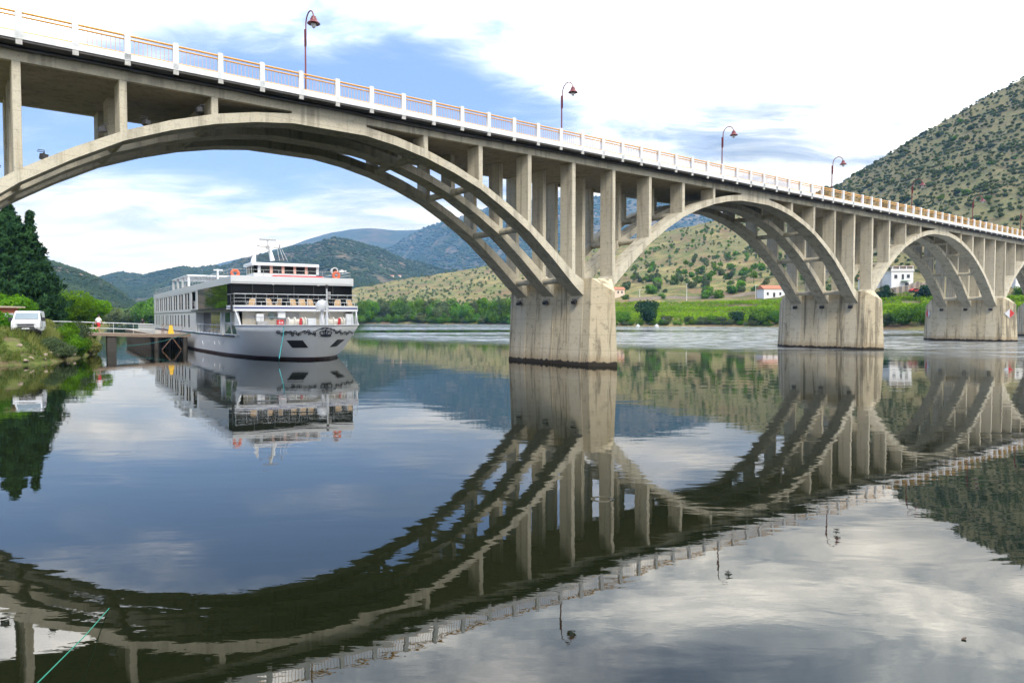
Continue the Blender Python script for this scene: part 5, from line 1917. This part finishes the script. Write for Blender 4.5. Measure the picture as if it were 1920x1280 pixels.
def on_far(x, D):
    """point of the far hillside at bearing x and distance D"""
    vs = np.linspace(0, 0.72, 400)
    P_ = FAR.pt(np.full(400, float(x)), vs)
    i_ = int(np.argmin(np.abs(P_[:, 1] - D)))
    return Vector(P_[i_])


rg = random.Random(9)
xs = np.linspace(668, 962, 27)
for k, x_ in enumerate(xs):
    D_ = np.interp(x_, [620, 680, 800, 917, 1050], [470, 436, 410, 392, 350]) * G + rg.uniform(2, 22)
    x2 = x_ + rg.uniform(-5, 5)
    p = on_far(x2, D_)
    kk = rg.choice([0, 1, 0, 1, 2, 2, 3]) if k % 4 else 2
    lab = {0: 'mid green tree in the dense row lining the far river bank', 1: 'mid green tree in the dense row lining the far river bank', 2: 'grey-green willow-like tree in the row lining the far river bank', 3: 'light green tree in the dense row lining the far river bank'}[kk]
    plant_tree('riverside_tree', (p.x, p.y, p.z - 0.3), FC[kk], FT, (rg.uniform(.8, 1.05), rg.uniform(.8, 1.05), rg.uniform(0.85, 1.12)), lab, 'tree row on the far bank')
# second, darker row behind
for k in range(16):
    x2 = 676 + k * 18.5 + rg.uniform(-6, 6)
    D_ = np.interp(x2, [620, 680, 800, 917, 1050], [470, 436, 410, 392, 350]) * G + rg.uniform(28, 46)
    p = on_far(x2, D_)
    plant_tree('riverside_tree', (p.x, p.y, p.z - 0.3), FC[k % 2], FT, rg.uniform(0.75, 1.0), 'tree in the back row behind the far riverside trees', 'back tree row on the far bank')

# bushes filling the foot of the row down to the water
for k in range(44):
    x2 = 664 + k * 6.9 + rg.uniform(-3, 3)
    D_ = np.interp(x2, [620, 680, 800, 917, 1050], [470, 436, 410, 392, 350]) * G + rg.uniform(0.5, 5)
    p = on_far(x2, D_)
    sz = rg.uniform(0.28, 0.55)
    plant_tree('shore_bush', (p.x, p.y, p.z - 0.4), FC[rg.choice([0, 1, 1, 2, 3])], FT, (sz * 1.25, sz * 1.25, sz), 'leafy bush overhanging the water in front of the far tree row', 'bushes under the far tree row', cat='bush')

# separate trees along the vineyard shore
DC = [crown_mesh('crown', 9, 8.5, 2600, 0.36, 70 + k, 18, 0.0, (L_dark, L_mid, L_olive)[k]) for k in range(3)]
for x_, ytop, wpx, kind_, lab in ((1217, 561, 44, 0, 'tall dark round tree at the edge of the vineyard shore'), (1384, 583, 30, 0, 'dark pointed tree at the vineyard shore'), (1426, 574, 46, 1, 'broad green tree on the shore left of the second pier'),
                                  (1455, 580, 30, 1, 'green tree half hidden by the second river pier'), (1335, 590, 26, 1, 'low bright bush on the vineyard shore'), (1168, 583, 34, 1, 'green willow bush beside the first river pier'),
                                  (1250, 590, 22, 2, 'olive-green bush beside the shore shed'), (1293, 592, 20, 2, 'first of three olive-green bushes past the shore shed'), (1318, 592, 20, 2, 'middle of three olive-green bushes past the shore shed'), (1352, 592, 22, 2, 'olive-green bush next to the low bright bush'), (1415, 585, 20, 2, 'grey-green bush behind the broad shore tree'),
                                  (1690, 573, 50, 1, 'broad tree between the second and third piers'), (1727, 566, 40, 1, 'tall green tree beside the third river pier'), (1663, 585, 28, 2, 'grey bush between the second and third piers'), (1655, 545, 24, 0, 'dark bush under the white gable wall'),
                                  (1736, 533, 40, 0, 'dark tree right of the white two-storey house'), (1660, 533, 22, 0, 'dark bush left of the white two-storey house'), (1906, 570, 36, 1, 'green tree behind the third river pier'), (1915, 535, 30, 1, 'tree above the shore beyond the third pier')):
    Db = float(np.interp(x_, FAR.x, FAR.D[:, 1]))
    up = (1217, 1384, 1426, 1455)
    D_ = Db + (5 if ytop > 550 else 72)
    p = on_far(x_, D_)
    hh = at(x_, ytop, D_).z - p.z + 0.3
    ww = wpx / FPX * D_
    plant_tree('shore_tree', (p.x, p.y, p.z - 0.3), DC[kind_], FT, (ww / 8.5, ww / 8.5, max(hh, 2.0) / 9), lab, 'single trees on the far shore')
for k in range(26):
    x_ = 1155 + k * 12.2 + rg.uniform(-5, 5)
    if x_ > 1462:
        x_ += 190
    Db = float(np.interp(x_, FAR.x, FAR.D[:, 1]))
    p = on_far(x_, Db + 2.5)
    sz = rg.uniform(0.13, 0.30)
    plant_tree('shore_bush', (p.x, p.y, p.z - 0.2), DC[rg.choice([1, 1, 2])], FT, (sz * 1.6, sz * 1.6, sz), 'low green bush at the foot of the vineyard bank', 'low bushes along the vineyard shore', cat='bush')

# vineyard
rng = np.random.default_rng(15)
pts = []
for (xa, xb) in ((1140, 1475), (1630, 1760), (1800, 1925)):
    for row in np.linspace(0.06, 0.98, 42):
        k = int((xb - xa) * 1.5)
        xx = rng.uniform(xa, xb, k)
        dB, dF = np.interp(xx, FAR.x, FAR.D[:, 2]), np.interp(xx, FAR.x, FAR.D[:, 3])
        wob = row + 0.002 * rng.normal(size=k)
        v = (2 + wob) / 7.0
        P_ = FAR.pt(xx, v)
        P_[:, 2] += rng.uniform(0.2, 1.5, k)
        pts.append(P_)
C = np.concatenate(pts)
keep = vnoise(C[:, 0] * 0.12, C[:, 1] * 0.12, 5) > 0.14
C = C[keep]
V, F = leaves(C, np.tile([0, -0.4, 0.8], (len(C), 1)), 0.50, rng)
o = link('vineyard', mesh_np('vineyard', V, F), None, L_vine)
tag(o, 'bright green rows of vines on the flat ground across the river', 'vineyard', kind='stuff')

# hillside shrubs and young trees ----------------------------------------------
SH = [crown_mesh('shrub', 2.4, 3.0, 420, 0.30, 90 + k, 8, 0.0, (L_scrub, L_scrub, L_mid)[k]) for k in range(3)]
OT = []
for k in range(3):
    rg_ = np.random.default_rng(110 + k)
    C, N = blob_points(lumpy((0, 0, 2.6), (1.5, 1.5, 1.4), 8, rg_), 360, rg_)
    V, F = leaves(C, N, 0.26, rg_)
    th = 0.10
    tv = np.array([[-th, -th, -0.3], [th, -th, -0.3], [th, th, -0.3], [-th, th, -0.3], [-.05, -.05, 2.2], [.05, -.05, 2.2], [.05, .05, 2.2], [-.05, .05, 2.2]])
    tf = np.array([[0, 1, 5, 4], [1, 2, 6, 5], [2, 3, 7, 6], [3, 0, 4, 7]]) + len(V)
    me = mesh_np('young_tree', np.concatenate([V, tv]), np.concatenate([F, tf]))
    me.materials.append((L_olive, L_mid, L_mid)[k])
    OT.append(me)


def scatter(n, x0, x1, v0, v1, seed, dens=None):
    rg_ = np.random.default_rng(seed)
    x = rg_.uniform(x0, x1, n * 6)
    v = rg_.uniform(v0, v1, n * 6)
    P_ = FAR.pt(x, v)
    if dens is not None:
        k = rg_.random(len(P_)) < dens(P_, x, v)
        P_ = P_[k]
    return P_[:n]


def clump(P_, x, v):
    n1 = vnoise(P_[:, 0] * 0.018, P_[:, 2] * 0.05, 8)
    n2 = vnoise(P_[:, 0] * 0.05 + 5, P_[:, 2] * 0.16, 18)
    return np.clip(3.2 * (0.6 * n1 + 0.4 * n2) - 1.25, 0.015, 1)


rg = random.Random(12)
# shrubs on the steep right-hand hill
S1 = scatter(2200, 1525, 1990, 0.46, 0.735, 201, lambda P_, x, v: clump(P_, x, v) * np.clip((x - 1560) / 420 + (v - 0.55) * 4.5, 0.05, 1))
big = S1[:290]
for k, p in enumerate(big):
    o = link('shrub', SH[rg.choice([0, 0, 1, 1, 2])])
    o.location = (p[0], p[1], p[2] - 0.25)
    sc_ = 0.38 + 1.35 * rg.random() ** 2.4
    o.scale = (sc_ * rg.uniform(.9, 1.4), sc_, sc_ * rg.uniform(.75, 1.0))
    o.rotation_euler = (0, 0, rg.uniform(0, 6))
    tag(o, 'rounded dark green shrub on the steep dry hill behind the bridge', 'shrub', 'shrubs on the steep dry hill')


def stuff_from(me_list, P_, smin, smax, seed, name, label, cat, mat, squash=0.85):
    rg_ = np.random.default_rng(seed)
    Vs, Fs, b = [], [], 0
    base = []
    for me in me_list:
        V = np.zeros(len(me.vertices) * 3, np.float32)
        me.vertices.foreach_get('co', V)
        base.append(V.reshape(-1, 3))
    for i_, p in enumerate(P_):
        V = base[i_ % len(base)]
        k = len(V) // 4
        if k > 90:
            sel = rg_.choice(k, 90, replace=False)
            V = V.reshape(-1, 4, 3)[sel]
            c = V.mean(1, keepdims=True)
            V = (c + (V - c) * 1.9).reshape(-1, 3)
        s = rg_.uniform(smin, smax)
        a = rg_.uniform(0, 6.28)
        R_ = np.array([[math.cos(a), -math.sin(a), 0], [math.sin(a), math.cos(a), 0], [0, 0, squash]])
        Vs.append(V @ R_.T * s + p)
    V = np.concatenate(Vs)
    F = np.arange(len(V)).reshape(-1, 4)
    o = link(name, mesh_np(name, V, F), None, mat)
    tag(o, label, cat, kind='stuff')
    return o


stuff_from(SH[:2], S1[290:], 0.20, 0.75, 1, 'hill_scrub', 'low dark scrub scattered over the steep dry hill', 'scrub', L_scrub)
S1b = scatter(2200, 1525, 2000, 0.46, 0.74, 207, None)
stuff_from(SH[2:], S1b, 0.3, 0.95, 2, 'hill_herbs', 'small green tufts dotting the steep dry hill', 'scrub', L_olive)

# young almond and olive trees planted on the golden slope
S2 = scatter(620, 1140, 1545, 0.46, 0.70, 202, lambda P_, x, v: np.clip(0.25 + 0.9 * vnoise(P_[:, 0] * 0.02, P_[:, 1] * 0.02, 4), 0, 1))
for k, p in enumerate(S2[:250]):
    o = link('young_tree', OT[rg.choice([0, 1, 2])])
    o.location = (p[0], p[1], p[2] - 0.1)
    sc_ = rg.uniform(0.6, 1.35) * float(np.interp(p[1], [360, 560], [1.5, 0.9]))
    o.scale = (sc_, sc_, sc_ * rg.uniform(.85, 1.2))
    o.rotation_euler = (0, 0, rg.uniform(0, 6))
    tag(o, 'small young tree planted on the golden slope seen under the second arch', 'tree', 'young trees on the golden slope')
stuff_from(OT, S2[250:], 0.4, 0.9, 3, 'far_young_trees', 'specks of young trees on the upper golden slope', 'trees', L_olive, 1.0)
S3 = scatter(700, 670, 1140, 0.45, 0.715, 203, None)
stuff_from(OT, S3, 0.35, 0.95, 4, 'orchard_trees', 'dotted orchard trees on the low golden ridge across the river', 'trees', L_olive, 1.0)
# hedgerow thickets low on the slope
S4 = scatter(46, 1150, 1560, 0.435, 0.53, 204, lambda P_, x, v: np.clip(2.2 * vnoise(P_[:, 0] * 0.03, P_[:, 1] * 0.03, 14) - 0.8, 0, 1))
for k, p in enumerate(S4):
    o = link('thicket', SH[rg.choice([1, 2, 2])])
    o.location = (p[0], p[1], p[2] - 0.3)
    sc_ = rg.uniform(1.1, 2.3)
    o.scale = (sc_ * 1.2, sc_, sc_)
    o.rotation_euler = (0, 0, rg.uniform(0, 6))
    tag(o, 'dense green thicket on the lower golden slope above the vineyard', 'bush', 'thickets above the vineyard')


# scrub over the far hills: small lumps in one sheet per hill
def scrub(name, n, smin, smax, seed, v0, v1, label, x0=None, x1=None, dens=0.012):
    s = HILLS[name]
    rg_ = np.random.default_rng(seed)
    x = rg_.uniform(x0 if x0 is not None else s.x[0], x1 if x1 is not None else s.x[-1], n)
    v = rg_.uniform(v0, v1, n)
    P_ = s.pt(x, v)
    k = rg_.random(n) < np.clip(1.8 * vnoise(P_[:, 0] * dens, P_[:, 1] * dens, seed) - 0.2, 0.08, 1)
    P_ = P_[k]
    n = len(P_)
    oc = np.array([[1, 0, 0], [0.3, 0.95, 0], [-0.8, 0.6, 0], [-0.8, -0.6, 0], [0.3, -0.95, 0], [0.05, 0.1, 0.9], [0, 0, -0.5]], float)
    of = np.array([[0, 1, 5], [1, 2, 5], [2, 3, 5], [3, 4, 5], [4, 0, 5], [1, 0, 6], [2, 1, 6], [3, 2, 6], [4, 3, 6], [0, 4, 6]])
    sz = rg_.uniform(smin, smax, n)[:, None, None] * np.array([1.15, 1.15, 0.8])
    a = rg_.uniform(0, 6.28, n)
    ca, sa = np.cos(a), np.sin(a)
    V = oc[None] * (0.75 + 0.5 * rg_.random((n, 7, 1)))
    V = np.stack([V[..., 0] * ca[:, None] - V[..., 1] * sa[:, None], V[..., 0] * sa[:, None] + V[..., 1] * ca[:, None], V[..., 2]], -1) * sz + P_[:, None, :]
    F = (of[None] + (np.arange(n) * 7)[:, None, None]).reshape(-1, 3)
    o = link(name + '_scrub', mesh_np(name + '_scrub', V.reshape(-1, 3), F), None, L_farscrub)
    tag(o, label, 'scrub', kind='stuff')


scrub('left_hill', 9000, 1.2, 3.2, 301, 0.05, 0.62, 'dark scrub covering the hill behind the conifer', -60, 300)
scrub('valley_hill', 22000, 2.6, 6.5, 302, 0.05, 0.62, 'dark scrub covering the peaked hill behind the ship', 180, 1050)
scrub('mid_mountain', 14000, 5.0, 12, 303, 0.05, 0.62, 'dark scrub on the long mountain behind the bridge columns', 640, 1420)

# trees on the far left bank beyond the jetty
for k, (x_, D_, sc_) in enumerate(((208, 250, .8), (218, 285, .8), (229, 310, .8), (240, 300, .75), (250, 320, .85), (261, 300, .9), (272, 290, 1.15), (284, 280, 1.3), (297, 285, 1.3))):
    p = at(x_, 600, D_)
    plant_tree('riverside_tree', (p.x, p.y, 0.3), FC[(2, 2, 1, 2, 1, 2, 0, 0, 0)[k]], FT, (sc_ * .9, sc_ * .9, sc_ * 0.8), 'grey-green tree on the far shore between gangway and ship stern' if k < 6 else 'tall dark green tree right behind the ship stern', 'trees beyond the jetty')
# ---------------------------------------------------------------- houses, poles and small things across the river
M_wallw = plain('whitewash', (0.66, 0.66, 0.66), 0.9, var=0.06, scale=0.8)
M_tile = plain('terracotta_roof', (0.38, 0.14, 0.075), 0.9, var=0.25, scale=2)
M_wind2 = plain('dark_window', (0.035, 0.035, 0.04), 0.2, var=0.2)
M_stone = plain('dry_stone', (0.27, 0.23, 0.19), 0.95, var=0.3, scale=1.2, bump=0.4)
M_post = plain('pale_concrete_pole', (0.55, 0.53, 0.48), 0.9, var=0.1)
M_green = plain('green_awning', (0.02, 0.16, 0.06), 0.8, var=0.2)


def house(name, x, ybase, D, w, h, dep, label, roof='gable', rz=0.0, windows=(), extra=None, wall=None, cat='house'):
    p = at(x, ybase, D)
    root = empty(name, (p.x, p.y, p.z), rz)
    tag(root, label, cat)
    MB().box(-w / 2, w / 2, 0, dep, -3.0, h).build('wall', wall or M_wallw, root)
    if roof == 'gable':
        m = MB().rings([[(-w / 2 - .35, -.4, h - 0.05), (w / 2 + .35, -.4, h - 0.05), (w / 2 + .35, dep + .4, h - 0.05), (-w / 2 - .35, dep + .4, h - 0.05)],
                        [(-w / 2 - .35, dep * .45, h + dep * .24), (w / 2 + .35, dep * .45, h + dep * .24), (w / 2 + .35, dep * .55, h + dep * .24), (-w / 2 - .35, dep * .55, h + dep * .24)]], True)
        o = m.build('roof', M_tile, root)
        fix_normals(o.data)
    elif roof == 'front_gable':
        o = MB().prism([(-w / 2, h), (w / 2, h), (0, h + w * .28)], 'y', 0, dep).build('gable', wall or M_wallw, root)
        fix_normals(o.data)
        for sg in (1, -1):
            q = [(sg * (w / 2 + .3), -.3, h - .12), (0, -.3, h + w * .28 + .06), (0, dep + .3, h + w * .28 + .06), (sg * (w / 2 + .3), dep + .3, h - .12)]
            o = MB().rings([q, [(a, b, c + .15) for a, b, c in q]], True).build('roof', M_tile, root)
            fix_normals(o.data)
    elif roof == 'flat':
        MB().box(-w / 2 - .3, w / 2 + .3, -.3, dep + .3, h, h + .25).build('roof', wall or M_wallw, root)
    for (wx, wz, ww, wh) in windows:
        f = MB().box(wx - ww / 2, wx + ww / 2, -.06, .02, wz, wz + wh).build('window', M_wind2, root)
        MB().box(wx - ww / 2 - .1, wx + ww / 2 + .1, -.12, .0, wz - .12, wz).build('sill', M_post, f)
    return root


Dh = lambda x, v: float(FAR.pt(np.array([float(x)]), np.array([v]))[0, 1])   # noqa: E731


def far_y(x, D):
    """photo row at which the far ground lies at this distance"""
    p = on_far(x, D)
    return p


def house_on(name, x, D, *a, **k):
    p = on_far(x, D)
    root = house(name, x, 600, D, *a, **k)
    root.location = p
    return root


h = house_on('farm_house', 1455, 352, 13.0, 4.3, 8, 'low white farmhouse with red tiled roof beside the second pier', 'gable', 0.1, ((-4.5, 1.2, 1.0, 1.4), (-1.2, 0.2, 1.1, 2.2), (2.0, 1.2, 1.0, 1.4)))
h = house_on('white_house', 1690, 292, 8.8, 6.2, 8, 'white two-storey house with open roof terrace under the third arch', 'flat', -0.05, ((-2.6, 3.4, 1.2, 1.5), (0.2, 3.0, 0.9, 2.1), (2.4, 3.6, 1.2, 1.4), (1.9, 0.5, 1.4, 1.2)))
MB().box(-4.2, 4.2, 1.0, 1.2, 6.4, 8.3).build('terrace_back_wall', M_stone, h)
MB().box(-3.8, 4.6, 0.4, 5.0, 8.3, 8.55).build('terrace_roof', plain('pinkish_roof_slab', (0.55, 0.42, 0.37), 0.9), h)
for q in (-3.9, -1.2, 1.6, 4.2):
    MB().box(q - .12, q + .12, -.1, .14, 6.65, 8.3).build('terrace_post', M_wallw, h)
MB().box(-4.6, 4.6, -.15, .0, 6.65, 7.2).build('terrace_parapet', M_wallw, h)
MB().box(-0.6, 2.2, -2.2, 0.0, 2.2, 2.35).build('awning', M_green, h)
h = house_on('gable_house', 1651, 300, 8.5, 4.0, 9, 'white windowless gable house behind the second pier', 'front_gable', 0.2)
h = house_on('pink_house', 1158, 395, 8.0, 4.6, 6, 'pale pink house with red roof peeping past the first pier', 'gable', 0.15, ((-2.2, 2.4, .8, 1.3), (0.2, 2.4, .8, 1.3), (2.4, 2.4, .8, 1.3)), wall=plain('pink_render', (0.62, 0.50, 0.40), 0.9))
h = house_on('villa', 1917, 268, 6.0, 4.2, 6, 'small white villa behind the third pier', 'flat', 0, ((-1.5, 1.2, .9, 1.4), (1.2, 1.2, .9, 1.4)))


def hill_on(name, x, y):
    """point of a hill on the sight line of a pixel"""
    s = HILLS[name]
    vs = np.linspace(0, 0.6, 500)
    P_ = s.pt(np.full(500, float(x)), vs)
    rows = []
    for q in P_:
        d = q[1] * math.cos(PITCH) - (q[2] - HC) * math.sin(PITCH)
        rows.append(640 - FPX * (q[1] * math.sin(PITCH) + (q[2] - HC) * math.cos(PITCH)) / d)
    i_ = int(np.argmin(np.abs(np.array(rows) - y)))
    return Vector(P_[i_])


for x_, y_, w_, lab in ((642, 513, 12, 'white gabled house with small tower on the hill above the ship'), (735, 521, 9, 'white house with red roof on the far hillside'), (749, 521, 8, 'plain white house beside the red-roofed one on the far hillside')):
    p = hill_on('valley_hill', x_, y_)
    root = house('hill_house', x_, y_, p.y, w_, 4.2, 7, lab, 'front_gable' if x_ < 700 else 'gable', 0.2, ((-2, 1.2, .9, 1.3), (1.5, 1.2, .9, 1.3)))
    root.location = p
    if x_ < 700:
        MB().box(w_ * .42, w_ * .42 + 2.4, 0, 3, -2, 6.0).build('tower', M_wallw, root)

# garden walls and terraces
for x0, x1, D_, hgt, lab in ((1652, 1722, 285, 2.6, 'long low rendered garden wall below the white houses'), (1180, 1460, 372, 1.3, 'long dry-stone wall along the top of the vineyard'), (1700, 1760, 288, 1.4, 'low stone wall beside the white two-storey house')):
    xs_ = np.linspace(x0, x1, 14)
    m = MB()
    P_ = [on_far(x, D_) for x in xs_]
    m.rings([[(p.x, p.y, p.z - 1), (p.x, p.y + .5, p.z - 1), (p.x, p.y + .5, p.z + hgt), (p.x, p.y, p.z + hgt)] for p in P_], True)
    o = m.build('garden_wall', M_stone)
    fix_normals(o.data)
    tag(o, lab, 'wall')
p = on_far(1666, 283)
MB_ = MB()
root = empty('wall_shed', (p.x, p.y, p.z), 0.0)
tag(root, 'open-fronted stone shed built against the garden wall', 'shed')
MB().box(-3.2, 3.2, 0.6, 0.9, -1, 2.6).build('back_wall', M_stone, root)
MB().box(-3.4, 3.4, -0.2, 1.2, 2.6, 2.8).build('roof', M_stone, root)
for q in (-3.1, -1.0, 1.0, 3.1):
    MB().box(q - .18, q + .18, -.1, .25, -1, 2.6).build('pillar', M_stone, root)
p = on_far(1249, 281)
root = empty('shore_shed', (p.x, p.y, p.z), 0.1)
tag(root, 'small grey stone shed at the water edge beside the dark round tree', 'shed')
MB().box(-1.2, 1.2, 0, 2, -1, 2.2).build('wall', M_stone, root)
MB().box(-1.4, 1.4, -.2, 2.2, 2.2, 2.4).build('roof', plain('slate', (0.2, 0.2, 0.22), 0.8), root)
MB().box(-.4, .4, -.04, .02, -.5, 1.6).build('door', M_wind2, root)

for x_, D_, hh, lab in ((1287, 366, 8.5, 'pale utility pole standing at the back of the vineyard'), (1416, 356, 7.0, 'pale utility pole beside the low white farmhouse'), (1199, 372, 5.5, 'short pale pole near the first river pier')):
    p = on_far(x_, D_)
    root = empty('utility_pole', p)
    tag(root, lab, 'pole', 'utility poles across the river')
    MB().tube([(0, 0, -.5), (0, 0, hh)], [0.20, 0.13], 8).build('pole', M_post, root)
    MB().box(-.8, .8, -.06, .06, hh - .5, hh - .35).build('crossarm', M_post, root)

# red cars on the riverside road
for x_, D_, lab in ((1713, 282, 'red car on the road below the white two-storey house'), (1914, 262, 'red car on the road beyond the third pier')):
    p = on_far(x_, D_)
    root = empty('red_car', (p.x, p.y, p.z + 0.15), 0.25)
    tag(root, lab, 'car', 'red cars across the river')
    pr = [(-2.0, .35), (-2.0, .85), (-1.3, .95), (-.8, 1.42), (.5, 1.45), (1.1, .98), (1.95, .82), (2.0, .35)]
    o = MB().prism(pr, 'y', -.8, .8).build('body', M_red, root)
    fix_normals(o.data)
    for sg in (1, -1):
        MB().prism([(-1.1, .98), (-.72, 1.36), (.42, 1.38), (.9, .98)], 'y', sg * .80, sg * .815).build('side_window', M_wind2, root)
        for wx in (-1.25, 1.25):
            MB().tube([(wx, sg * .62, .32), (wx, sg * .82, .32)], .32, 14).build('wheel', M_tyre, root)

# navigation boards on the third pier: diamonds, half white and half red
def nav_board(y0, tip, label, flip):
    s_ = 48.0 * 2 - 2.59
    h_ = 1.36
    zc = 4.75
    t_ = (zc + 2) / 9.4
    hw = 1.68 - 0.48 * t_
    tipy = -2.88 + 0.52 * t_
    # lies on the nose face between the body corner (-hw, -0.9) and the tip
    if tip == 'near':
        a, b = Vector((-hw, -0.90, 0)), Vector((0, tipy, 0))
    else:
        a, b = Vector((0, 9.15 - tipy, 0)), Vector((-hw, 10.05, 0))
    d_ = (b - a)
    L_ = d_.length
    d_.normalize()
    nrm = Vector((d_.y, -d_.x, 0))
    if nrm.x > 0:
        nrm = -nrm
    c = (a + b) / 2 + nrm * 0.06
    loc = Matrix.Rotation(BROT, 3, 'Z') @ Vector(((s_ + c.x) * K, c.y * K, zc * K)) + BO
    root = empty('navigation_board', loc, BROT)
    tag(root, label, 'sign', 'navigation boards on the third pier')
    q = 0.80
    def pt(u, w, o_=0.0):
        p_ = d_ * u + Vector((0, 0, w)) + nrm * o_
        return p_
    m = MB().rings([[pt(-q, 0), pt(0, -q), pt(q, 0), pt(0, q)], [pt(-q, 0, .04), pt(0, -q, .04), pt(q, 0, .04), pt(0, q, .04)]], True)
    o = m.build('white_board', M_sw, root, K)
    fix_normals(o.data)
    sg = 1 if not flip else -1
    i_ = 0.05
    m = MB().rings([[pt(0, -q + i_, .041), pt(sg * (q - i_), 0, .041), pt(0, q - i_, .041)], [pt(0, -q + i_, .055), pt(sg * (q - i_), 0, .055), pt(0, q - i_, .055)]], True)
    o = m.build('red_half', M_red, root, K)
    fix_normals(o.data)
    m = MB()
    ring = [pt(-q, 0, .03), pt(0, -q, .03), pt(q, 0, .03), pt(0, q, .03)]
    for a_, b_ in zip(ring, ring[1:] + ring[:1]):
        m.tube([a_, b_], 0.025, 5)
    m.build('rim', M_grey, root, K)


nav_board(0, 'near', 'red and white diamond navigation board on the near end of the third pier', False)
nav_board(0, 'far', 'red and white diamond navigation board on the far end of the third pier', True)

# white mooring buoys and a small moored boat
for x_, y_, lab in ((1196, 612.0, 'larger white buoy floating off the dark round tree'), (1231, 612.0, 'small white buoy floating near the shore shed')):
    p = onz(x_, y_)
    root = empty('buoy', (p.x, p.y, 0))
    tag(root, lab, 'buoy', 'white buoys near the far shore')
    MB().lathe([(.3, -.5), (.75, -.2), (.85, .15), (.6, .55), (.15, .75), (.12, 1.0)], (0, 0, 0), 12).build('float', M_sw, root, 1.0, True)
    MB().tube([(0, 0, .9), (0, 0, 1.3)], .06, 6).build('ring', M_grey, root)
p = onz(1906, 621)
root = empty('motor_boat', (p.x, p.y, 0), 0.6)
tag(root, 'small white motor boat lying beyond the third pier', 'boat')
m = MB()
m.rings([[(t_, -w_, .75), (t_, -w_ * .7, -.2), (t_, w_ * .7, -.2), (t_, w_, .75)] for t_, w_ in ((-2.4, .95), (-1, 1.05), (.8, .95), (1.9, .5), (2.6, .05))], True)
o = m.build('hull', M_sw, root)
fix_normals(o.data)
o = MB().prism([(-.6, .75), (-.4, 1.35), (.3, 1.35), (.9, .75)], 'y', -.7, .7).build('cabin', M_dglass, root)

# ---------------------------------------------------------------- haze in the valley
M_haze = bpy.data.materials.new('haze')
M_haze.use_nodes = True
ht = NT(M_haze.node_tree)
M_haze.node_tree.nodes.clear()
ho = ht.n('ShaderNodeOutputMaterial')
pv = ht.n('ShaderNodeVolumePrincipled')
pv.inputs['Color'].default_value = (0.22, 0.50, 1.0, 1)
pv.inputs['Density'].default_value = HAZE_DENSITY
pv.inputs['Anisotropy'].default_value = 0.0
pv.inputs['Absorption Color'].default_value = (1, 1, 1, 1)
ht.l(pv.outputs[0], ho.inputs['Volume'])
M_haze.cycles.homogeneous_volume = True
hz = MB().box(-9000, 9000, -800, 11900, -3.5, 800).build('haze', M_haze)
tag(hz, kind='stuff', label='thin blue haze filling the river valley', cat='haze')

# bits of driftwood and leaves floating on the near water
for x_, y_, s_, lab in ((1806, 1198, 0.03, 'dark twig floating alone on the bright foreground water'),):
    p = onz(x_, y_)
    o = MB().rings([[(-s_, -s_ * .4, 0.002), (s_ * .2, -s_ * .55, 0.004), (s_ * 1.2, 0, 0.006), (s_ * .1, s_ * .5, 0.004)], [(-s_, -s_ * .4, 0.014), (s_ * .2, -s_ * .55, 0.02), (s_ * 1.2, 0, 0.03), (s_ * .1, s_ * .5, 0.018)]], True).build('floating_debris', M_bark)
    o.location = (p.x, p.y, 0)
    fix_normals(o.data)
    tag(o, lab, 'debris', 'debris floating on the river')
